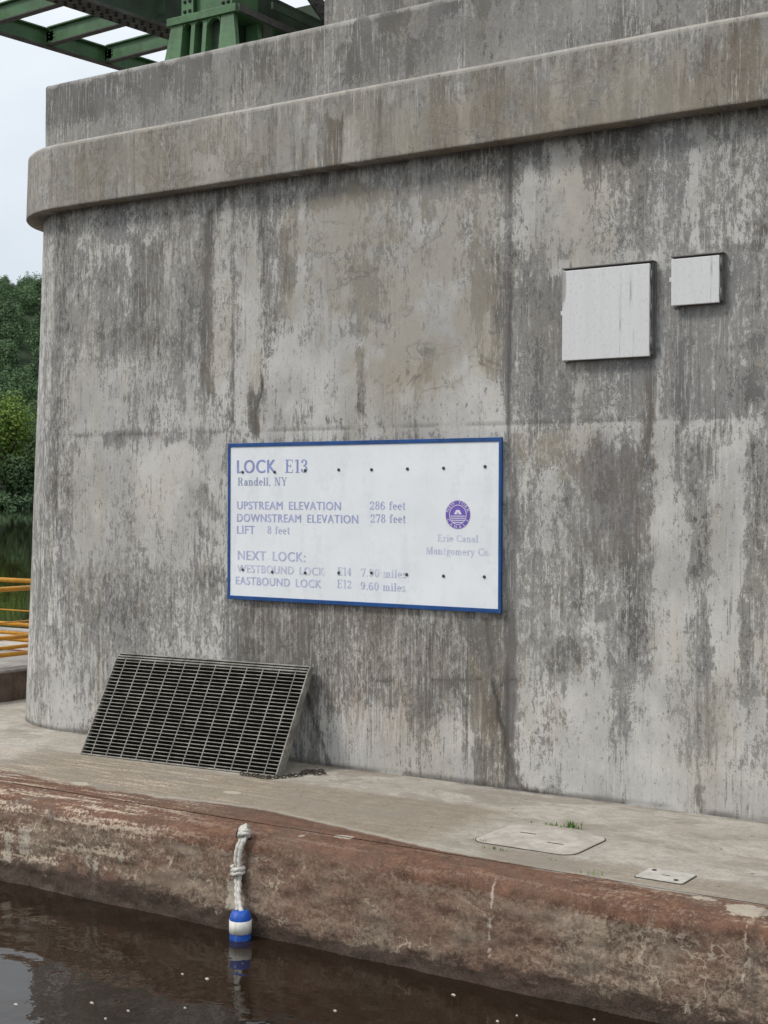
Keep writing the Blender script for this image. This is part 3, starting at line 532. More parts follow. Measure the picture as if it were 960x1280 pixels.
# quay wall: rounded coping and face down into the water
prof = [(YE-.004,-.002),(-1.84,-.004),(-1.88,-.007),(-1.92,-.012),(-1.955,-.019),(-1.985,-.028),(-2.01,-.040),(-2.03,-.056),(-2.044,-.075),(-2.053,-.097)]
y, z = prof[-1]
for i in range(26): z -= .02; y -= .0019; prof.append((y,z))
prof += [(-2.2,-1.2),(-2.4,-2.5)]
pr = np.array(prof)
X, K = np.meshgrid(xs, np.arange(len(pr))); Y = pr[:,0][K]; Z = pr[:,1][K]
at, bnd = quay_fields(X, Y, Z)
seamv = np.zeros_like(X)
for xv, zt in ((4.93,-.1),(-3.6,0)): seamv = np.maximum(seamv, (1-sstep(.004,.02,np.abs(X-xv+.03*(fbm(Z*6,X*3,74)-.5))))*.7)
at['crack'] = seamv*sstep(.3,.5,fbm(X*5,Z*9,75))
chip = np.clip(fbm(X*3.5,Z*9,76,5,.62)-.5,-1,1)
chip2 = fbm(X*11,(Y+Z)*11,78,4,.6)-.5
P = np.stack([X, Y+(chip*.06+chip2*.03)*sstep(.02,.1,-Z), Z+ ((fbm(X*2,Y*4,77)-.5)*.024+(fbm(X*8,Y*9,79)-.5)*.014)*(np.arange(len(pr))[:,None]>0)],-1)
qw = grid_mesh('quay_wall', P, M['quay'], None, at, flip=True)
tag(qw, 'rounded rust red quay edge with mottled brown face above the water', 'quay wall')

# raised step on the far side of the nose, and the river-side edge
mb = MB(); mb.box(-14,-3.66,-.5,2.3,-.4,.31); st = mb.build('step', M['step'], None, .02); tag(st, kind='structure')
mb = MB(); mb.box(-3.659,-3.63,-.49,2.29,-.01,.285); o = mb.build('step_face', M['step_brown'], None, .006); tag(o, kind='structure')
mb = MB(); mb.box(-14,-3.64,2.305,2.36,-.6,.315); o = mb.build('red_edge_stripe', M['red_edge'], None, .004); tag(o, kind='structure')
mb = MB(); mb.box(-30,30,6.21,6.5,-2.5,.02); o = mb.build('river_wall', M['step'], None, .02); tag(o, 'plain concrete wall along the river behind the pier', 'wall')

# ------------------------------------------------------------------ water, far bank, hill
wx = np.concatenate([-np.geomspace(900,14,60), np.linspace(-13,13,40), np.geomspace(14,900,60)])
wy = np.concatenate([np.linspace(-60,-2.4,30), np.linspace(-2.0,7,10), np.geomspace(8,1100,60)])
X, Y = np.meshgrid(wx, wy)
tag(grid_mesh('canal_water', np.stack([X,Y,np.full_like(X,ZW)],-1), M['water'], None, dict(calm=np.where(Y>6,.05,1.0))), kind='structure')

DV = Vector((-.740,.672,0)); DP = Vector((.672,.740,0)); O0 = Vector((CAM[4],CAM[5],0))
def hill_h(u, d):
    """u across, d away from the lock"""
    base = np.clip((d-405)/220, 0, 1); base = base*base*(3-2*base)
    h = -.3 + base*(79 + 14*(vnoise(u/150+9, d/300+2, 3)-.5) + u*.03) + np.clip((d-405)/12,0,1)*1.5
    return np.where(d < 402, -3, h)
U, D = np.meshgrid(np.linspace(-420,420,120), np.concatenate([[396,402,404,408,414], np.linspace(420,1000,60)]))
H = hill_h(U, D)
P = np.stack([O0.x+DV.x*D+DP.x*U, O0.y+DV.y*D+DP.y*U, H], -1)
tag(grid_mesh('hillside', P, M['hill'], None), kind='structure')

def leaf_cloud(c, rx, rz, n, size, r, clumps=9, tint0=0.0):
    """leaf clumps spread through a crown; returns verts, faces, tint per vertex"""
    cen = []
    for i in range(clumps):
        v = Vector((r.gauss(0,1), r.gauss(0,1), r.gauss(0,1))).normalized()*(r.random()**.4)
        cen.append((Vector((v.x*rx*.62, v.y*rx*.62, v.z*rz*.62)), (.38+.22*r.random()), r.random()))
    vs = []; fs = []; tn = []
    for i in range(n):
        cc, cr_, ct = cen[r.randrange(clumps)]
        v = Vector((r.gauss(0,1), r.gauss(0,1), r.gauss(0,1))).normalized()*(.55+.45*r.random())
        p = Vector(c) + cc + Vector((v.x*rx*cr_, v.y*rx*cr_, v.z*rz*cr_))
        nr = (v + Vector((r.gauss(0,.3), r.gauss(0,.3), r.gauss(0,.3)+.4))).normalized()
        a = nr.orthogonal().normalized(); b = nr.cross(a); ang = r.random()*PI
        a2 = a*math.cos(ang)+b*math.sin(ang); b2 = nr.cross(a2); s = size*(.6+.8*r.random())
        o = len(vs); vs += [p-a2*s-b2*s*.6, p+a2*s*.9-b2*s*.5, p+a2*s+b2*s*.6, p-a2*s*.8+b2*s*.55]; fs.append((o,o+1,o+2,o+3))
        k = min(1,max(0,tint0 + .55*ct + .45*r.random())); tn += [k]*4
    return vs, fs, tn

def leaf_object(name, parts, mat, parent=None):
    mb = MB(); tn = []
    for vs, fs, t in parts: mb.add(vs, fs, False); tn += t
    o = mb.build(name, mat, parent); set_attr(o.data, 'tint', tn); return o

# the wooded hillside reads as one mass
parts = []; rf = random.Random(21)
d = 432
while d < 660:
    u = -260
    while u < 260:
        uu = u + rf.uniform(-4,4); dd = d + rf.uniform(-5,5)
        near = abs(uu) < 26
        hgt = rf.uniform(7,12); rx = rf.uniform(2.8,4.6)
        base = float(hill_h(np.array(uu), np.array(dd)))
        p = O0 + DV*dd + DP*uu
        parts.append(leaf_cloud((p.x,p.y,base+hgt*.5), rx, hgt*.6, 900 if near else 70, .27 if near else 1.5, rf, 9, rf.choice((0,0,.05,.15,.25))-.1))
        u += rf.uniform(5,7)*(1 if abs(u) < 40 else 1.35)
    d += 6.5
u = -150
while u < 150:
    p = O0 + DV*rf.uniform(398,403) + DP*u
    parts.append(leaf_cloud((p.x,p.y,.9), rf.uniform(2.5,4.5), rf.uniform(2.2,4.5), 260, .40, rf, 7, -.15)); u += rf.uniform(2,4)
fo = leaf_object('hillside_forest', parts, M['leaf_mid']); tag(fo, 'dense dark green wood covering the far hillside', 'forest', kind='stuff')

def tree(u, d, hgt, rx, mat, label, seed, tint=0, name='riverbank_tree', ground=None, low=.38, n=5200):
    r = random.Random(seed); p = O0 + DV*d + DP*u; base = float(hill_h(np.array(u), np.array(d))) if ground is None else ground
    t = empty(name, (p.x,p.y,base), label, 'tree', 'trees on the far river bank')
    mb = MB(); top = Vector((p.x+r.uniform(-.4,.4), p.y, base+hgt*.62))
    mb.tube([Vector((p.x,p.y,base-.5)), Vector((p.x+.1,p.y,base+hgt*.3)), top], [hgt*.035, hgt*.026, hgt*.008], 8)
    for k in range(7):
        a = r.random()*2*PI; q = Vector((p.x,p.y,base+hgt*(.25+.05*k)))
        mb.tube([q, q+Vector((math.cos(a)*rx*.35, math.sin(a)*rx*.35, hgt*.10)), q+Vector((math.cos(a)*rx*.75, math.sin(a)*rx*.75, hgt*.17))], [hgt*.013,hgt*.009,hgt*.003], 6)
    mb.build('trunk', M['bark'], t)
    leaf_object('crown', [leaf_cloud((p.x,p.y,base+hgt*(.5+low*.25)), rx, hgt*(.5), n, .33, r, 20, tint)], mat, t)
    return t
tree(-1.5, 424, 31, 8.5, M['leaf_bright'], 'bright yellow green rounded tree at the river bank, lighter than its neighbours', 5, .1)
tree(9.0, 418, 23, 8.0, M['leaf_dark'], 'very dark bushy tree right beside the pier edge on the far bank', 6, 0)
tree(-13.5, 421, 24, 7.5, M['leaf_mid'], 'mid green tree left of the bright yellow green one on the far bank', 8, .1)
tree(1.5, 413, 14, 6.5, M['leaf_dark'], 'low dark tree hanging over the water below the bright tree', 9, -.1)
tree(-8.5, 412, 12, 6.0, M['leaf_dark'], 'low dark shrub like tree at the waterline on the far left', 10, 0)
tree(15, 411, 15, 7.0, M['leaf_dark'], 'dark low tree by the water next to the pier edge', 12, 0)
tree(-22, 416, 19, 8, M['leaf_mid'], 'broad mid green tree farthest left on the river bank', 13, 0)

# ------------------------------------------------------------------ railings behind the nose
def railing(name, pts, label, posts):
    t = empty(name, pts[0], label, 'railing', 'yellow pipe railings past the pier nose')
    for h, r in ((1.09,.026),(.60,.023),(.50,.020),(.43,.023)):
        mb = MB(); mb.tube([Vector(p)+Vector((0,0,h)) for p in pts], r, 12); mb.build('rail', M['yellow'], t)
    mb = MB(); mb.tube([Vector(p)+Vector((0,0,.755)) for p in pts], .008, 8); mb.build('cable', M['yellow'], t)
    for q in posts:
        mb = MB(); mb.tube([Vector(q)+Vector((0,0,.30)), Vector(q)+Vector((0,0,1.085))], .024, 12); mb.lathe(Vector(q)+Vector((0,0,.31)), [(.06,0),(.06,.012),(.03,.014)], 14); mb.build('post', M['yellow'], t)
    return t
railing('pipe_railing', [(-3.86,.15,0),(-3.86,2.28,0)], 'yellow pipe railing along the step, its rails rising towards the pier', [(-3.86,.2,0),(-3.86,2.26,0)])
railing('pipe_railing', [(-3.92,2.33,0),(-9.5,2.33,0)], 'yellow pipe railing along the river edge, its rails nearly level', [(-6.6,2.33,0),(-9.3,2.33,0)])

# ------------------------------------------------------------------ green steel bridge on the pier
br = empty('steel_bridge', (-.8,.9,5.575), 'dark green riveted steel bridge resting on the pier top', 'bridge')
ZB = 6.40
def ibeam(mb, a, b, h, fw, ft=.012, wt=.012):
    a = Vector(a); b = Vector(b); up = Vector((0,0,1))
    mb.bar(a+up*ft/2, b+up*ft/2, fw, ft); mb.bar(a+up*(h-ft/2), b+up*(h-ft/2), fw, ft)
    mb.bar(a+up*h/2, b+up*h/2, wt, h-2*ft-.002)
Y0, Y1 = -.55, 14.0
xo = lambda y: -3.36+.123*(y)*.98
OX = lambda y: -3.31+.122*(y-.58)
IX = lambda y: -2.13+.130*(y-.23)
mb = MB(); ibeam(mb, (OX(Y0),Y0,ZB+.0125), (OX(8),8,ZB+.0125), .165, .085); eb = mb.build('edge_beam', M['green'], br)
mb = MB(); mb.bar((OX(Y0),Y0,ZB+.005), (OX(8),8,ZB+.005), .087, .012); mb.build('flange', M['flange'], eb)
beams_y = [-.29, .41, 1.11, 1.82, 2.53, 3.25, 4.0]
for y in beams_y:
    mb = MB(); ex = OX(y)
    ibeam(mb, (ex+.05,y,ZB+.023), (IX(y)-.02,y-.06,ZB+.023), .16, .075)
    for s in (.05,.11):
        mb.box(ex+.012,ex+.10,y-.012,y-.006,ZB+.03,ZB+.14)
        for zz in (.05,.085,.12): mb.rivet((ex+s, y-.012, ZB+zz), (0,-1,0), .009)
    cb = mb.build('cross_beam', M['green'], br)
    mb = MB(); mb.bar((ex+.05,y,ZB+.0165), (IX(y)-.14,y-.055,ZB+.0165), .077, .011); mb.build('flange', M['flange'], cb)
# main plate girder with riveted bottom flange
mb = MB()
mb.bar((IX(Y0),Y0,ZB+.33),(IX(8),8,ZB+.33),.014,.59)
for sx in (-1,1): mb.bar((IX(Y0)+sx*.016,Y0,ZB+.085),(IX(8)+sx*.016,8,ZB+.085),.016,.10)
gd = mb.build('main_girder', M['green_dark'], br)
mb = MB(); mb.bar((IX(Y0),Y0,ZB+.015),(IX(8),8,ZB+.015),.27,.03); fl_ = mb.build('flange', M['flange'], gd)
mb = MB()
for i in range(46):
    for s_ in (-.088,-.035,.035,.088):
        y = Y0+.05+i*.10+(.05 if abs(s_)>.05 else 0); mb.rivet((IX(y)+s_,y,ZB),(0,0,-1),.019)
mb.build('rivets', M['rivet'], gd)
mb = MB()
for y in np.arange(.2,6,1.1): mb.box(IX(y)+.026,IX(y)+.10,y,y+.012,ZB+.135,ZB+.61)
mb.build('stiffeners', M['green_dark'], gd)

# bearing pedestal: flared box of plates with arched slots
SX0, SX1, SY0, SY1, SZ0, SZ1 = -1.20, -.36, .50, 1.30, 5.58, 6.13
sh = MB()
def wedge(mb, x0a,x1a,x0b,x1b,y0a,y1a,y0b,y1b,z0,z1):
    mb.add([(x0a,y0a,z0),(x1a,y0a,z0),(x1a,y1a,z0),(x0a,y1a,z0),(x0b,y0b,z1),(x1b,y0b,z1),(x1b,y1b,z1),(x0b,y1b,z1)],
           [(0,3,2,1),(4,5,6,7),(0,1,5,4),(1,2,6,5),(2,3,7,6),(3,0,4,7)])
sh.box(SX0-.05,SX1+.05,SY0-.05,SY1+.05,SZ0,SZ0+.05)
sh.box(SX0+.04,SX1-.04,SY0+.02,SY1+.02,SZ1-.065,SZ1)
wedge(sh, SX0,SX0+.20,SX0+.075,SX0+.21, SY0,SY1,SY0+.04,SY1, SZ0+.052,SZ1-.067)
wedge(sh, SX1-.22,SX1,SX1-.21,SX1-.075, SY0,SY0+.05,SY0+.04,SY0+.09, SZ0+.052,SZ1-.067)
for x in (SX0+.30,SX0+.43): wedge(sh, x,x+.045,x,x+.045, SY0+.005,SY1-.1,SY0+.045,SY1-.1, SZ0+.052,SZ1-.067)
# arched heads of the slots
for xa,xb in ((SX0+.212,SX0+.298),(SX0+.347,SX0+.428),(SX0+.477,SX0+.617)):
    n=8; r=(xb-xa)/2; zc=SZ1-.068-r*.9; pts=[]; 
    for k in range(n):
        a0=PI*k/n; a1=PI*(k+1)/n; xA=xa+r-r*math.cos(a0); xB=xa+r-r*math.cos(a1)
        zA=zc+r*.85*math.sin(a0); zB_=zc+r*.85*math.sin(a1)
        sh.add([(xA,SY0+.046,zA),(xB,SY0+.046,zB_),(xB,SY0+.046,SZ1-.067),(xA,SY0+.046,SZ1-.067),(xA,SY0+.1,zA),(xB,SY0+.1,zB_),(xB,SY0+.1,SZ1-.067),(xA,SY0+.1,SZ1-.067)],
               [(0,1,2,3),(0,4,5,1),(7,6,5,4)])
# flank towards the right: uprights between open bays
for y in (SY0+.36,SY1-.06): wedge(sh, SX1-.20,SX1-.005,SX1-.20,SX1-.08, y,y+.05,y,y+.05, SZ0+.052,SZ1-.067)
sh.build('bearing_pedestal', M['green'], br, .006)
mb = MB(); mb.box(SX0+.24,SX1-.24,SY0+.12,SY1-.15,SZ0+.053,SZ1-.07); mb.build('pedestal_core', M['green_dark'], br)
mb = MB()
wedge(mb, SX1-.09,SX1-.02,SX1-.09,SX1-.02, SY0+.05,2.6,SY0+.05,2.6, SZ1-.06,SZ1+.0); mb.build('sill_angle', M['flange'], br)
# riveted post and lower chord standing on the pedestal
mb = MB()
def post(x0,x1,y,z0,z1,w=.10):
    mb.box(x0,x0+w,y,y+.014,z0,z1); mb.box(x1-w,x1,y,y+.014,z0,z1); mb.box(x0,x0+.014,y+.015,y+.35,z0,z1); mb.box(x1-.014,x1,y+.015,y+.35,z0,z1)
    mb.box(x0+w+.002,x1-w-.002,y+.05,y+.06,z0,z1)
post(SX0+.14,SX1-.14,SY0+.10,SZ1+.002,8.6,.13)
pc = mb.build('tower_post', M['green'], br)
mb = MB()
for z in np.arange(SZ1+.06,8.5,.085):
    for x in (SX0+.18,SX0+.235,SX1-.18,SX1-.235): mb.rivet((x,SY0+.099,z),(0,-1,0),.018)
mb.build('rivets', M['rivet'], pc)
mb = MB()
mb.box(SX0+.18,SX0+.62,SY0+.46,3.6,SZ1+.03,SZ1+.30); mb.box(SX1+.08,SX1+.10,SY0+.35,1.6,SZ1+.02,SZ1+.08)
mb.box(-1.7,.68,2.55,2.60,ZB+.1,ZB+.44); mb.box(-1.7,.68,2.45,2.7,ZB+.06,ZB+.10); mb.box(-2.0,.68,4.1,4.15,ZB+.1,ZB+.95); mb.box(-2.0,.68,4.0,4.25,ZB+.06,ZB+.1)
mb.box(-.36,-.28,SY0+.9,8,ZB+.6,ZB+.95); mb.box(.66,.74,1.2,8,ZB+.0,ZB+.5)
mb.build('floor_framing', M['green_dark'], br)
mb = MB()
mb.bar((SX1+.0,SY0+.25,SZ1+.80),(SX1+.02,SY0+1.6,SZ1+.02),.02,.16,(0,.5,.86)); 
for k in range(14):
    q = Vector((SX1+.0,SY0+.25,SZ1+.80)).lerp(Vector((SX1+.02,SY0+1.6,SZ1+.02)),(k+.5)/14); mb.rivet(q+Vector((.011,0,.03)),(1,0,0),.016); mb.rivet(q+Vector((.011,0,-.04)),(1,0,0),.016)
mb.build('diagonal_brace', M['flange'], br)
mb = MB(); mb.box(-1.0,-.42,1.95,8.0,ZB+1.152,ZB+1.18); mb.build('deck_plate', M['green_dark'], br)

# ------------------------------------------------------------------ sign
sg = empty('lock_sign', (1.22,0,1.22), 'white lock sign with blue border and faded lettering bolted to the pier wall', 'sign')
SW, SH0, SH1 = 2.44, 1.22, 2.44
mb = MB(); mb.box(.002,SW-.002,-.034,-.020,SH0+.002,SH1-.002); mb.build('board', M['sign_face'], sg)
mb = MB()
fw = .029
mb.box(0,SW,-.0415,-.019,SH1-fw,SH1); mb.box(0,SW,-.0415,-.019,SH0,SH0+fw); mb.box(0,fw*.8,-.0413,-.0192,SH0+fw,SH1-fw); mb.box(SW-fw*.8,SW,-.0413,-.0192,SH0+fw,SH1-fw)
mb.build('border', M['sign_blue'], sg, .002)
for x in (.25,1.22,2.19):
    mb = MB(); mb.box(x-.03,x+.03,-.0185,.01,SH0+.06,SH1-.06); mb.build('mounting_strip', M['bolt'], sg)
for x, z in SIGN_BOLTS:
    mb = MB(); n = 10; r = .0115
    vs = []
    for rr, yy in ((1,-.0342),(1,-.040),(.6,-.0425)):
        for k in range(n): vs.append((x+r*rr*math.cos(2*PI*k/n), yy, z+r*rr*math.sin(2*PI*k/n)))
    fs = [(i*n+k,i*n+(k+1)%n,(i+1)*n+(k+1)%n,(i+1)*n+k) for i in range(2) for k in range(n)]+[tuple(range(2*n,3*n))]
    mb.add(vs, [tuple(reversed(q)) for q in fs]); mb.build('bolt', M['bolt'], sg)

# --- serif letters drawn from stems, serifs and bowls (cap height 1)
def glyphs():
    G = {}; ST = .155; HA = .055; XH = .66
    def rect(x0,x1,y0,y1): return [(x0,y0),(x1,y0),(x1,y1),(x0,y1)]
    def stem(x,y0,y1,w=ST,sb=True,stp=True,ext=.085):
        o=[rect(x,x+w,y0,y1)]
        if sb: o.append(rect(x-ext,x+w+ext,y0,y0+HA))
        if stp: o.append(rect(x-ext,x+w+ext,y1-HA,y1))
        return o
    def arc(cx,cy,rx,ry,a0,a1,tv=ST,th=HA*1.2,n=18):
        o=[]
        for i in range(n):
            q=[]
            for a in (a0+(a1-a0)*i/n, a0+(a1-a0)*(i+1)/n):
                a=math.radians(a); q.append(((cx+rx*math.cos(a),cy+ry*math.sin(a)),(cx+(rx-tv)*math.cos(a),cy+(ry-th)*math.sin(a))))
            o.append([q[0][0],q[1][0],q[1][1],q[0][1]])
        return o
    def diag(x0,y0,x1,y1,w): return [[(x0,y0),(x0+w,y0),(x1+w,y1),(x1,y1)]]
    def ball(x,y,r=.085,n=10): return [[(x+r*math.cos(2*PI*k/n), y+r*math.sin(2*PI*k/n)) for k in range(n)]]
    G['E']=(stem(.09,0,1)+[rect(.09,.66,0,HA),rect(.09,.64,1-HA,1),rect(.2,.5,.49,.49+HA),rect(.62,.66,0,.27),rect(.60,.64,.75,1),rect(.47,.51,.38,.66)],.74)
    G['1']=(stem(.2,0,1,stp=False)+[[(.2,1),(.2,.93),(.04,.84),(.04,.9)]],.52)
    G['3']=(arc(.28,.76,.26,.24,-90,150)+arc(.28,.27,.29,.27,-150,90)+[rect(.2,.34,.50,.555)]+ball(.11,.82)+ball(.09,.2),.62)
    G['2']=(arc(.29,.73,.27,.27,-30,170)+[[(.40,.52),(.53,.60),(.17,.13),(.03,.13)],rect(.03,.55,0,.14),rect(.51,.56,.0,.25)]+ball(.11,.76),.62)
    G['4']=(stem(.34,0,1,stp=False)+[rect(.01,.62,.26,.26+HA*1.2),[(.01,.27),(.07,.27),(.40,1),(.36,1)]],.66)
    G['6']=(arc(.31,.30,.28,.30,0,360)+arc(.42,.5,.40,.5,95,190,ST)+ball(.46,.84,.07),.64)
    G['7']=([rect(.03,.58,.86,1),rect(.03,.08,.72,1),[(.17,0),(.33,0),(.58,.88),(.50,.88)]],.62)
    G['8']=(arc(.3,.76,.24,.24,0,360,.13)+arc(.3,.27,.28,.27,0,360,.145),.62)
    G['9']=(arc(.30,.70,.28,.30,0,360)+arc(.19,.5,.40,.5,-85,10,ST)+ball(.15,.16,.07),.64)
    G['0']=(arc(.3,.5,.28,.5,0,360,ST),.62)
    G['.']=(ball(.13,.08,.085),.28); G[',']=(ball(.13,.08,.085)+[[(.15,.08),(.215,.08),(.12,-.18),(.07,-.16)]],.28)
    G['R']=(stem(.09,0,1)+arc(.36,.75,.30,.25,-90,90)+[rect(.2,.38,1-HA*1.2,1),rect(.2,.38,.5,.5+HA*1.2),[(.36,.52),(.5,.52),(.70,.0),(.54,.0)],rect(.54,.80,0,HA)],.84)
    G['N']=([rect(.14,.20,0,1),rect(.68,.74,0,1),rect(.02,.32,0,HA),rect(.0,.22,1-HA,1),rect(.57,.86,1-HA,1)]+diag(.56,0,.12,1,.18),.88)
    G['Y']=(stem(.33,0,.48,stp=False)+[[(.33,.45),(.48,.45),(.22,1),(.06,1)],[(.42,.45),(.48,.45),(.72,1),(.66,1)],rect(-.02,.32,1-HA,1),rect(.56,.82,1-HA,1)],.82)
    G['C']=(arc(.41,.5,.38,.5,45,315)+[rect(.66,.72,.68,.98),rect(.66,.72,.04,.30)],.78)
    G['M']=(stem(.78,0,1)+[rect(.12,.18,0,1),rect(.02,.30,0,HA),rect(.0,.24,1-HA,1)]+diag(.46,0,.12,1,.17)+diag(.50,0,.76,1,.06),1.06)
    G['o']=(arc(.27,.33,.26,.34,0,360),.56)
    G['n']=(stem(.08,0,XH,stp=False)+[rect(0,.1,XH-HA,XH)]+arc(.33,.40,.24,.27,0,140)+stem(.42,0,.42,stp=False),.68)
    G['m']=(stem(.08,0,XH,stp=False)+[rect(0,.1,XH-HA,XH)]+arc(.31,.40,.22,.27,0,140)+stem(.38,0,.42,stp=False)+arc(.61,.40,.22,.27,0,140)+stem(.68,0,.42,stp=False),.94)
    G['d']=(arc(.27,.33,.25,.34,20,340)+[rect(.40,.55,0,1),rect(.32,.45,1-HA,1),rect(.5,.63,0,HA)],.66)
    G['e']=(arc(.27,.33,.25,.34,0,320)+[rect(.08,.52,.33,.33+HA)],.55)
    G['l']=(stem(.08,0,1,stp=False)+[rect(0,.1,1-HA,1)],.33)
    G['f']=(stem(.1,0,.82,stp=False)+arc(.29,.80,.19,.2,40,180)+[rect(0,.36,XH-HA,XH)]+ball(.40,.88,.07),.42)
    G['t']=(stem(.1,.1,.86,sb=False,stp=False)+arc(.27,.14,.17,.15,180,320)+[rect(0,.37,XH-HA,XH)],.42)
    G['r']=(stem(.08,0,XH,stp=False)+[rect(0,.1,XH-HA,XH)]+arc(.34,.42,.2,.25,60,150)+ball(.40,.57,.08),.50)
    G['i']=(stem(.08,0,XH,stp=False)+[rect(0,.1,XH-HA,XH)]+ball(.155,.86,.085),.33)
    G['a']=(arc(.22,.19,.2,.21,20,340,.13)+[rect(.33,.48,.05,.46),rect(.40,.56,0,HA)]+arc(.27,.45,.21,.22,0,150)+ball(.12,.50,.075),.57)
    G['g']=(arc(.26,.42,.22,.25,0,360,.13)+arc(.26,-.10,.26,.17,0,360,.12)+[rect(.1,.2,.04,.18),rect(.42,.56,.60,.67)],.58)
    G['y']=([[(.16,.0),(.30,.0),(.18,XH),(.02,XH)],[(.22,.0),(.28,.0),(.52,XH),(.46,XH)],[(.14,-.26),(.2,-.26),(.28,.02),(.22,.02)],rect(-.04,.26,XH-HA,XH),rect(.38,.6,XH-HA,XH)]+ball(.10,-.24,.075),.56)
    G['s']=(arc(.21,.49,.18,.18,40,250,.12)+arc(.21,.18,.2,.19,-140,80,.12)+[rect(.34,.38,.46,.64),rect(.02,.06,.02,.2)],.45)
    G[' ']=([],.36)
    return G
GL = glyphs()
def serif_polys(txt):
    x = 0; out = []
    for ch in txt:
        ps, w = GL[ch]
        out += [[(px+x, py) for px, py in p] for p in ps]; x += w+.05
    return out, x-.05
def place_text(txt, x0, x1, zb, cap, style, ink, y, parent):
    if style == 'serif':
        polys, w = serif_polys(txt); kx = (x1-x0)/w
        mb = MB()
        for i, p in enumerate(polys):
            a = sum(p[k][0]*p[(k+1)%len(p)][1]-p[(k+1)%len(p)][0]*p[k][1] for k in range(len(p)))
            if a < 0: p = p[::-1]
            yy = y - .00004*(i % 9)
            mb.add([(x0+px*kx, yy, zb+py*cap) for px, py in p], [tuple(range(len(p)))])
        o = mb.build('lettering', ink, parent)
    else:
        cu = bpy.data.curves.new('lettering','FONT'); cu.body = txt; cu.size = 1; cu.resolution_u = 4; cu.space_character = 1.10; cu.space_word = 1.7
        tmp = bpy.data.objects.new('lettering', cu); COL.objects.link(tmp)
        me = bpy.data.meshes.new_from_object(tmp.evaluated_get(bpy.context.evaluated_depsgraph_get()))
        bpy.data.objects.remove(tmp); bpy.data.curves.remove(cu)
        co = np.zeros(len(me.vertices)*3); me.vertices.foreach_get('co', co); co = co.reshape(-1,3)
        mn, mx = co.min(0), co.max(0); off = parent_loc(parent)
        hh = mx[1] if ':' not in txt else mx[1]
        q = np.stack([x0+(co[:,0]-mn[0])/(mx[0]-mn[0])*(x1-x0), np.full(len(co), y), zb+co[:,1]/.729*cap if False else zb+(co[:,1]-max(mn[1],-.0))/(mx[1]-max(mn[1],0))*cap], -1) - np.array(off)
        fs = [tuple(p.vertices) for p in me.polygons]; bpy.data.meshes.remove(me); mb = MB()
        for k in range(3): mb.add([(v[0]+off[0]+(k-1)*cap*.036, v[1]+off[1]-k*.0001, v[2]+off[2]) for v in q], fs)
        o = mb.build('lettering', ink, parent)
    return o
for txt, x0, x1, zb, cap, style, c in SIGN_TEXT:
    place_text(txt, x0, x1, zb, cap, style, M['ink%d'%c], -.0352, sg)

# emblem: toothed violet disc, white ring and lettering, boat with arch over water lines
EX, EZ = EMBLEM; ER = .104
def disc(mb, r0, r1, y, n=64, teeth=0, amp=0):
    vs=[]; 
    for k in range(n):
        a=2*PI*k/n; r=r1*(1+(amp if teeth and (k%2) else 0)); vs.append((EX+r*math.cos(a),y,EZ+r*math.sin(a)))
    if r0 == 0: mb.add(vs,[tuple(range(n))])
    else:
        for k in range(n): a=2*PI*k/n; vs.append((EX+r0*math.cos(a),y,EZ+r0*math.sin(a)))
        mb.add(vs,[(k,(k+1)%n,n+(k+1)%n,n+k) for k in range(n)])
em = MB(); disc(em,0,ER,-.0352,96,1,-.07); emo = em.build('emblem', M['violet'], sg)
wm = MB(); disc(wm,.066,.0705,-.0358,64)
y=-.0360
wm.add([(EX-.032,y,EZ+.003),(EX+.032,y,EZ+.003),(EX+.013,y,EZ+.034),(EX-.013,y,EZ+.034)],[(0,1,2,3)])
for k,hw in ((0,.06),(1,.058),(2,.052),(3,.040)):
    zz=EZ-.010-k*.0145; wm.add([(EX-hw,y,zz-.0028),(EX+hw,y,zz-.0028),(EX+hw,y,zz+.0028),(EX-hw,y,zz+.0028)],[(0,1,2,3)])
wm.build('boat_mark', M['emblem_white'], emo)
am = MB(); n=10; am.add([(EX+.008*math.cos(PI*k/n),-.0364,EZ+.006+.009*math.sin(PI*k/n)) for k in range(n+1)],[tuple(range(n+1))]); am.build('boat_arch', M['violet'], emo)
def ring_text(txt, a0, a1, flip):
    mb = MB()
    for i, ch in enumerate(txt):
        if ch == ' ': continue
        a = math.radians(a0+(a1-a0)*i/(len(txt)-1))
        cu = bpy.data.curves.new('t','FONT'); cu.body = ch; cu.size = 1; cu.resolution_u = 2
        tmp = bpy.data.objects.new('t', cu); COL.objects.link(tmp)
        me = bpy.data.meshes.new_from_object(tmp.evaluated_get(bpy.context.evaluated_depsgraph_get()))
        co = np.array([v.co[:] for v in me.vertices]); fs = [tuple(p.vertices) for p in me.polygons]
        bpy.data.objects.remove(tmp); bpy.data.curves.remove(cu); bpy.data.meshes.remove(me)
        cx = (co[:,0].min()+co[:,0].max())/2; h = co[:,1].max(); k = .021/h
        vs = []
        for x, yy, _ in co:
            lx = (x-cx)*k*1.15; ly = (yy*k-.0105)
            if flip: rr = .0865-ly; tx = -lx
            else: rr = .0865+ly; tx = lx
            vs.append((EX+rr*math.cos(a)+tx*math.sin(a), -.0360, EZ+rr*math.sin(a)-tx*math.cos(a)))
        mb.add(vs, fs)
    mb.build('emblem_lettering', M['emblem_white'], emo)
ring_text('NEW YORK', 160, 20, False)
ring_text('CANALS', 208, 332, True)

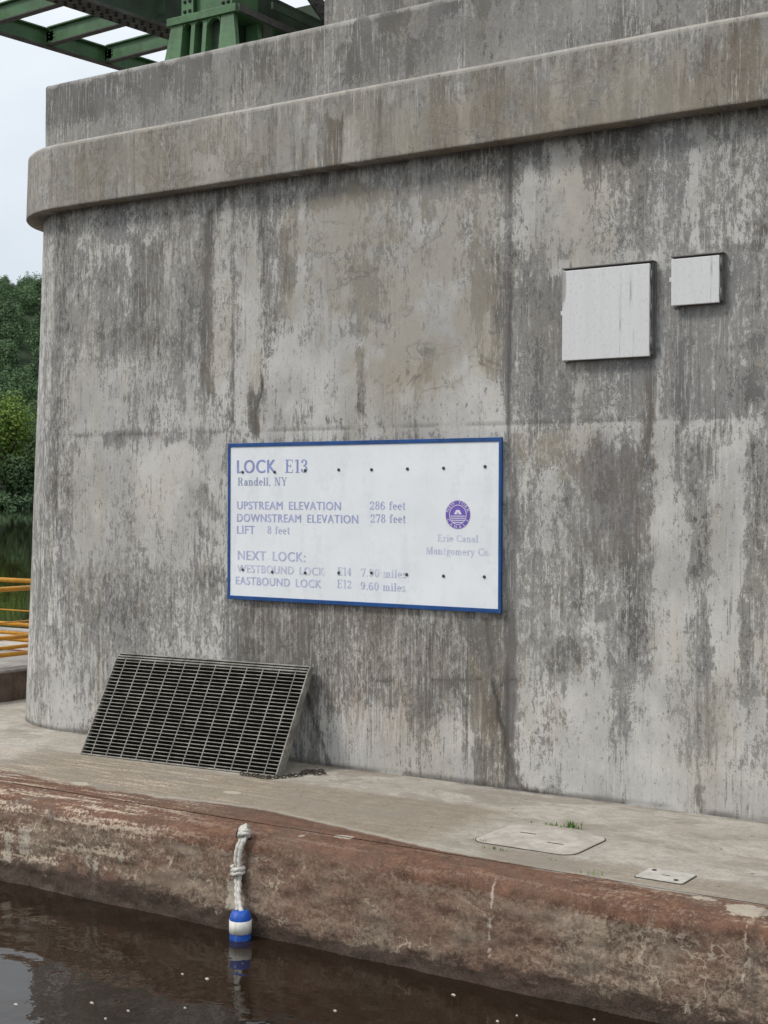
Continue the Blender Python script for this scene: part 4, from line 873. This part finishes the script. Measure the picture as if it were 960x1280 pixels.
# ------------------------------------------------------------------ wall cabinets
def cabinet(x0, x1, z0, z1, depth, label, hinges):
    t = empty('wall_cabinet', ((x0+x1)/2, 0, z0), label, 'cabinet', 'metal cabinets on the pier wall')
    mb = MB(); mb.box(x0+.01,x1+.012,-depth+.022,.02,z0+.012,z1+.012); mb.build('box', M['cabinet_dark'], t, .003)
    mb = MB(); mb.box(x0-.006,x1+.022,-.012,.015,z0-.006,z1+.020); mb.build('wall_flange', M['cabinet_dark'], t, .002)
    mb = MB(); mb.box(x0-.004,x1+.020,-depth-.004,-.01,z1+.0125,z1+.020); mb.build('drip_edge', M['cabinet_dark'], t, .001)
    mb = MB(); mb.box(x0,x1,-depth-.004,-depth+.020,z0,z1)
    d = mb.build('door', M['cabinet'], t, .004)
    mb = MB(); zc=(z0+z1)/2+.02; mb.box(x0-.014,x0-.0005,-depth+.002,-depth+.014,zc-.014,zc+.014); mb.build('latch', M['cabinet'], d, .002)
    for zz in hinges:
        mb = MB(); mb.lathe((x1+.008,-depth+.008,zz-.04),[(.006,0),(.006,.08)],10); mb.box(x1+.002,x1+.018,-depth+.0105,-depth+.015,zz-.035,zz+.035); mb.build('hinge', M['cabinet_dark'], t)
    return t
BX = [(2.908, 3.533, 2.941, 3.542), (3.68, 4.0, 3.255, 3.553)]
cabinet(*BX[0],.06,'large square aluminium cabinet with dark streaks on its door',[BX[0][2]+k*(BX[0][3]-BX[0][2]) for k in (.14,.5,.86)])
cabinet(*BX[1],.06,'small square aluminium cabinet right of the big one',[BX[1][2]+k*(BX[1][3]-BX[1][2]) for k in (.18,.82)])

# ------------------------------------------------------------------ leaning gratings
BL = Vector((-.928,-.709,.0)); BR = Vector((.906,-.583,.0)); UU = (BR-BL).normalized(); NH = Vector((-UU.y,UU.x,0))
GW = (BR-BL).length; GLN = .835
def make_grating(label):
    """local frame: x along the bottom edge, y up the panel, z towards the wall"""
    t = empty('floor_grating', (0,0,0), label, 'grating', 'gratings leaning on the pier wall')
    dp = .046; e = .010
    mb = MB(); mb.box(0,e,0,GLN,0,dp); mb.box(GW-e,GW,0,GLN,0,dp); mb.box(e,GW-e,0,e,0,dp); mb.box(e,GW-e,GLN-e,GLN,0,dp); mb.build('edge_band', M['grate'], t)
    mb = MB(); n = 28
    for i in range(1,n): y = GLN*i/n; mb.box(e,GW-e,y-.0028,y+.0028,.001,.006)
    m = 13
    for j in range(1,m): x = .035+(GW-.07)*(j-.5)/(m-1)-.0; mb.box(x-.0035,x+.0035,e,GLN-e,-.001,.0045)
    mb.build('top_bars', M['grate'], t)
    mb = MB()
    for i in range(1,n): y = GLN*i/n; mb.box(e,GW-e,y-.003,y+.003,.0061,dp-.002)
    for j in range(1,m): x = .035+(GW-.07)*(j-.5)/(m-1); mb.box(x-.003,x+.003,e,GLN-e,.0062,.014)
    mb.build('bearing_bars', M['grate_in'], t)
    return t
def set_grating(t, org, tilt_h, skew=0):
    up = (NH*tilt_h + Vector((0,0,math.sqrt(GLN**2-tilt_h**2)))).normalized()
    u = (UU + Vector((0,skew,0))).normalized(); up = (up-u*up.dot(u)).normalized(); n = u.cross(up)  # right, up, out of the panel
    zin = -n
    if zin.y < 0: zin = -zin
    t.matrix_world = Matrix(((u.x,up.x,zin.x,org.x),(u.y,up.y,zin.y,org.y),(u.z,up.z,zin.z,org.z),(0,0,0,1)))
g1 = make_grating('frontmost grey grating of the stack leaning on the pier wall')
set_grating(g1, BL+Vector((0,0,.006)), .43)
def shade_rear_bars(t):  # rear top bars get the dark bar material: their shade as colour
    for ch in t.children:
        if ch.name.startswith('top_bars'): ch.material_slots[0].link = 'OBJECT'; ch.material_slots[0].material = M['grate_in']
g2 = copy_tree(g1); shade_rear_bars(g2); g2['label'] = 'middle grating of the leaning stack, mostly hidden behind the front one'
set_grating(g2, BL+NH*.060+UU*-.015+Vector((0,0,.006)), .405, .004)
g3 = copy_tree(g1); shade_rear_bars(g3); g3['label'] = 'rearmost grating of the leaning stack, its top edge against the wall'
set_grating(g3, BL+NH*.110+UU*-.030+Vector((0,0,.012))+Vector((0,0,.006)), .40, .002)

# chain lying at the lower right corner of the gratings
mb = MB(); pts = []
cp = [(.66,-.66),(.76,-.655),(.83,-.67),(.90,-.66),(.955,-.60),(.99,-.53),(1.02,-.46),(1.01,-.38),(1.05,-.32),(1.10,-.36),(1.13,-.30),(1.07,-.26),(1.0,-.30),(.96,-.36)]
path = []
for a, b in zip(cp[:-1], cp[1:]):
    L = math.hypot(b[0]-a[0], b[1]-a[1]); n = max(1, round(L/.027))
    for k in range(n): path.append((a[0]+(b[0]-a[0])*k/n, a[1]+(b[1]-a[1])*k/n, math.atan2(b[1]-a[1], b[0]-a[0])))
for i, (x, y, a) in enumerate(path):
    c = Vector((x+rng.uniform(-.004,.004), y+rng.uniform(-.004,.004), .012+rng.uniform(0,.006))); ca = Vector((math.cos(a),math.sin(a),0))
    side = Vector((-ca.y,ca.x,0)) if i%2 else Vector((-ca.y*.5,ca.x*.5,.85))
    mb.tube([c+ca*.02*math.cos(2*PI*k/12)+side*.011*math.sin(2*PI*k/12) for k in range(13)], .0042, 6, cap=False)
tag(mb.build('chain', M['chain']), 'small dark rusty chain lying at the foot of the gratings', 'chain')

# ------------------------------------------------------------------ covers set in the pavement
def rrect(cx, cy, hx, hy, r, n=8):
    o = []
    for qx, qy, a in ((1,1,0),(-1,1,90),(-1,-1,180),(1,-1,270)):
        for k in range(n+1):
            t = math.radians(a+90*k/n); o.append((cx+qx*(hx-r)+r*math.cos(t), cy+qy*(hy-r)+r*math.sin(t)))
    return o
def slab(mb, cx, cy, hx, hy, r, z0, z1, ch=.006):
    lay = [(rrect(cx,cy,hx,hy,r),z0),(rrect(cx,cy,hx,hy,r),z1-ch),(rrect(cx,cy,hx-ch,hy-ch,r-ch*.5),z1)]
    n = len(lay[0][0]); vs = [(x,y,z) for p,z in lay for x,y in p]
    fs = [(i*n+k,i*n+(k+1)%n,(i+1)*n+(k+1)%n,(i+1)*n+k) for i in range(2) for k in range(n)]+[tuple(range(2*n,3*n))]
    mb.add(vs, fs)
mc = empty('manhole_cover', (3.345,-1.20,0), 'large rounded square concrete cover in the pavement with grass along its rim', 'cover')
mb = MB(); slab(mb,3.345,-1.20,.334,.269,.10,-.02,.0035,.001); mb.build('rim', M['slot'], mc)
mb = MB(); slab(mb,3.345,-1.20,.327,.262,.093,-.02,.0060,.002); lid = mb.build('lid', M['cover'], mc)
mb = MB()
for x, y, a in ((3.22,-1.12,.15),(3.47,-1.26,.1)): mb.bar((x-.05,y,.0066),(x+.05,y+.02*a,.0066),.010,.003)
mb.build('lift_slot', M['slot'], lid)
ap = empty('access_plate', (4.275,-1.565,0), 'small pale rectangular access plate near the quay edge', 'cover')
mb = MB(); slab(mb,4.275,-1.565,.139,.109,.02,-.02,.0035,.001); mb.build('rim', M['slot'], ap)
mb = MB(); slab(mb,4.275,-1.565,.134,.104,.018,-.02,.0065,.002); pl = mb.build('plate', M['plate'], ap)
for x, y in ((4.185,-1.50),(4.36,-1.63)):
    mb = MB(); mb.lathe((x,y,.0062),[(.013,0),(.013,.004),(.008,.005)],10); mb.build('bolt', M['iron'], pl)
mb = MB(); mb.bar((4.255,-1.565,.0072),(4.30,-1.565,.0072),.006,.002); mb.build('lift_slot', M['slot'], pl)

# flat pale mortar splashes on the coping
def surf_z(y): return float(np.interp(-y, [-p[0] for p in prof], [p[1] for p in prof])) if y < YE else 0.0

# grass in the joints
gl = ['tallest grass tuft at the rear rim of the large cover','small grass tuft at the rear rim right of the tallest one','low grass tuft at the front left rim of the large cover','tiny grass sprig at the left corner of the large cover','sparse weed by the coping seam left of the small plate','little weed at the front rim of the large cover']
for i, (x, y) in enumerate(GRASS_SPOTS):
    mb = MB(); nb = (20,40,18,8,8,4)[i]; sp = (.09,.035,.07,.03,.05,.03)[i]; hh = (.018,.045,.015,.014,.024,.010)[i]
    for k in range(nb):
        bx = x+rng.gauss(0,sp); by = y+rng.gauss(0,.008); a = rng.random()*2*PI; h = hh*rng.uniform(.5,1.3); w = .0035; l = h*rng.uniform(.2,.9)
        d = Vector((math.cos(a),math.sin(a),0)); s = Vector((-d.y,d.x,0))*w; b = Vector((bx,by,.001))
        mb.add([b-s,b+s,b+d*l*.4+s*.7+Vector((0,0,h*.65)),b+d*l*.4-s*.7+Vector((0,0,h*.65)),b+d*l+Vector((0,0,h))],[(0,1,2,3),(3,2,4)])
    tag(mb.build('grass_tuft', M['grass']), gl[i], 'grass', 'grass tufts in the quay joints')

# ------------------------------------------------------------------ ring, rope and buoy on the quay wall
mb = MB(); rc = Vector((1.758,-2.005,-.024))
mb.tube([rc+Vector((-.055+.0*k,0,-.02)) for k in range(1)]+[rc+Vector((-.05*math.cos(PI*k/12),-.012*math.sin(PI*k/12),-.03+.07*math.sin(PI*k/12))) for k in range(13)]+[rc+Vector((.05,0,-.03))], .011, 10)
tag(mb.build('mooring_eye', M['iron']), 'rusty iron mooring eye set in the quay edge', 'eye bolt')
mb = MB()
def strand(pts, off, r=.0125):
    # smooth the polyline
    P_ = [Vector(p)+Vector(off) for p in pts]; out = []
    for i in range(len(P_)-1):
        p0=P_[max(i-1,0)]; p1=P_[i]; p2=P_[i+1]; p3=P_[min(i+2,len(P_)-1)]
        for k in range(14):
            t=k/14; out.append(.5*((2*p1)+(p2-p0)*t+(2*p0-5*p1+4*p2-p3)*t*t+(3*p1-p0-3*p2+p3)*t**3))
    out.append(P_[-1]); mb.tube(out, r, 18, twist=150, lobes=3, lob=.26)
RP = [(1.793,-2.020,.014),(1.803,-2.062,-.020),(1.799,-2.090,-.075),(1.792,-2.098,-.145),(1.787,-2.098,-.215),(1.797,-2.108,-.285),(1.832,-2.150,-.360),(1.878,-2.188,-.432)]
strand([(x+.013+.004*math.sin(i*1.9),y_-.004,z_) for i,(x,y_,z_) in enumerate(RP)],(0,0,0)); strand([(x-.014+.005*math.sin(i*1.3+1),y_+.003*math.sin(i*2.1),z_) for i,(x,y_,z_) in enumerate(RP)],(0,0,0))
def knot(c, axis, r, turns, h, tr=.0135):
    c=Vector(c); ax=Vector(axis).normalized(); a=ax.orthogonal().normalized(); b=ax.cross(a); n=int(turns*18)
    mb.tube([c+ax*(h*(k/n-.5))+(a*math.cos(2*PI*k/18)+b*math.sin(2*PI*k/18))*r*(1+.08*math.sin(k*.7)) for k in range(n+1)], tr, 15, twist=150, lobes=3, lob=.22)
knot((1.788,-2.098,-.218),(.1,-.1,-1),.031,2.3,.05)
knot((1.800,-2.052,-.002),(.15,-.6,-.75),.027,2.2,.040); knot((1.788,-2.026,.012),(.9,.1,.3),.021,1.4,.03)
tag(mb.build('mooring_rope', M['rope']), 'doubled white rope with two knots hanging down the quay face', 'rope')
BY = Vector((1.882,-2.19,0)); RB = .064
bo = empty('mooring_buoy', (BY.x,BY.y,-.65), 'blue and white cylindrical foam buoy hanging at the waterline', 'buoy')
z0, z1 = -.655, -.417
def ringprof(zs, rs): return [(r,z) for z,r in zip(zs,rs)]
mb = MB(); mb.lathe((BY.x,BY.y,0),[(.02,z0),(.045,z0+.004),(RB-.008,z0+.018),(RB-.001,z0+.034),(RB,z0+.05),(RB,z1-.05),(RB-.002,z1-.034),(RB-.009,z1-.017),(.044,z1-.004),(.018,z1),(.014,z1-.02)],36); mb.build('float', M['buoy_blue'], bo)
mb = MB(); mb.lathe((BY.x,BY.y,0),[(RB-.002,-.548),(RB+.002,-.547),(RB+.002,-.472),(RB-.002,-.471)],36); mb.build('white_band', M['buoy_white'], bo)

# pale splashes and foam
for i, (x, y, s) in enumerate(PAINT_SPOTS):
    pass
for i, (x, y) in enumerate(FOAM_SPOTS):
    mb = MB(); n = 12; s = rng.choice((.004,.006,.007,.009,.013))*rng.uniform(.8,1.2); ph = rng.random()*6
    ring = [(x+s*1.5*(1+.25*math.sin(3*a+ph))*math.cos(a), y+s*(1+.25*math.sin(2*a+ph))*math.sin(a)) for a in [2*PI*k/n for k in range(n)]]
    vs = [(a,b,ZW+.001) for a,b in ring]+[(x+(a-x)*.6,y+(b-y)*.6,ZW+.007) for a,b in ring]
    mb.add(vs,[(k,(k+1)%n,n+(k+1)%n,n+k) for k in range(n)]+[tuple(range(n,2*n))],True)
    tag(mb.build('foam_fleck', M['foam']), 'small white foam fleck floating on the brown canal water', 'foam', 'foam flecks on the canal water')

# ------------------------------------------------------------------ camera, light, sky
cd = bpy.data.cameras.new('camera'); cam = bpy.data.objects.new('camera', cd); COL.objects.link(cam)
F_, YAW, PIT, ROL, cx, cy, cz = CAM
fw_ = Vector((-math.sin(YAW)*math.cos(PIT), math.cos(YAW)*math.cos(PIT), math.sin(PIT)))
r_ = Vector((math.cos(YAW), math.sin(YAW), 0)); u_ = r_.cross(fw_)
r2 = r_*math.cos(ROL)+u_*math.sin(ROL); u2 = -r_*math.sin(ROL)+u_*math.cos(ROL)
cam.matrix_world = Matrix(((r2.x,u2.x,-fw_.x,cx),(r2.y,u2.y,-fw_.y,cy),(r2.z,u2.z,-fw_.z,cz),(0,0,0,1)))
cd.sensor_fit = 'VERTICAL'; cd.sensor_height = 24; cd.lens = F_/1280*24; cd.clip_end = 4000; cd.clip_start = .1
SC.camera = cam

sun_dir = Vector((-.42,-.52,.74)).normalized()     # towards the sun, behind thin cloud
el = math.asin(sun_dir.z); az = math.atan2(sun_dir.x, sun_dir.y)
sl = bpy.data.lights.new('sun','SUN'); sl.energy = 1.5; sl.angle = math.radians(13); sl.color = (1,.965,.92)
so = bpy.data.objects.new('sun', sl); COL.objects.link(so); so.rotation_euler = sun_dir.to_track_quat('Z','Y').to_euler()
w = bpy.data.worlds.new('World'); SC.world = w; w.use_nodes = True; nt = w.node_tree; nt.nodes.clear()
out = nt.nodes.new('ShaderNodeOutputWorld'); bg = nt.nodes.new('ShaderNodeBackground'); nt.links.new(bg.outputs[0], out.inputs[0])
sky = nt.nodes.new('ShaderNodeTexSky'); sky.sky_type = 'NISHITA'; sky.sun_disc = False; sky.sun_elevation = el; sky.sun_rotation = az; sky.air_density = 1.0; sky.dust_density = 2.0
tc = nt.nodes.new('ShaderNodeTexCoord'); mp = nt.nodes.new('ShaderNodeVectorMath'); mp.operation = 'MULTIPLY'; mp.inputs[1].default_value = (2.2,2.2,5); nt.links.new(tc.outputs['Generated'], mp.inputs[0])
cn = nt.nodes.new('ShaderNodeTexNoise'); cn.inputs['Scale'].default_value = 1.6; cn.inputs['Detail'].default_value = 6; nt.links.new(mp.outputs[0], cn.inputs['Vector'])
mr = nt.nodes.new('ShaderNodeMapRange'); nt.links.new(cn.outputs[0], mr.inputs[0])
for i, v in zip((1,2,3,4), (.36,.66,.72,1.0)): mr.inputs[i].default_value = v
mx = nt.nodes.new('ShaderNodeMix'); mx.data_type = 'RGBA'; nt.links.new(mr.outputs[0], mx.inputs[0]); nt.links.new(sky.outputs[0], mx.inputs[6])
sx_ = nt.nodes.new('ShaderNodeSeparateXYZ'); nt.links.new(tc.outputs['Generated'], sx_.inputs[0])
zr = nt.nodes.new('ShaderNodeMapRange'); nt.links.new(sx_.outputs[2], zr.inputs[0])
for i, v in zip((1,2,3,4), (0.0,1.0,0.0,1.0)): zr.inputs[i].default_value = v
cg = nt.nodes.new('ShaderNodeMix'); cg.data_type = 'RGBA'; nt.links.new(zr.outputs[0], cg.inputs[0])
cg.inputs[6].default_value = (5.7,6.15,6.55,1); cg.inputs[7].default_value = (10.8,11.2,11.6,1)   # overcast: brightest overhead
nt.links.new(cg.outputs[2], mx.inputs[7])
nt.links.new(mx.outputs[2], bg.inputs[0]); bg.inputs[1].default_value = .10

vs = SC.view_settings; vs.view_transform = 'Standard'; vs.look = 'None'; vs.exposure = 0.38; vs.gamma = 1; vs.use_curve_mapping = False
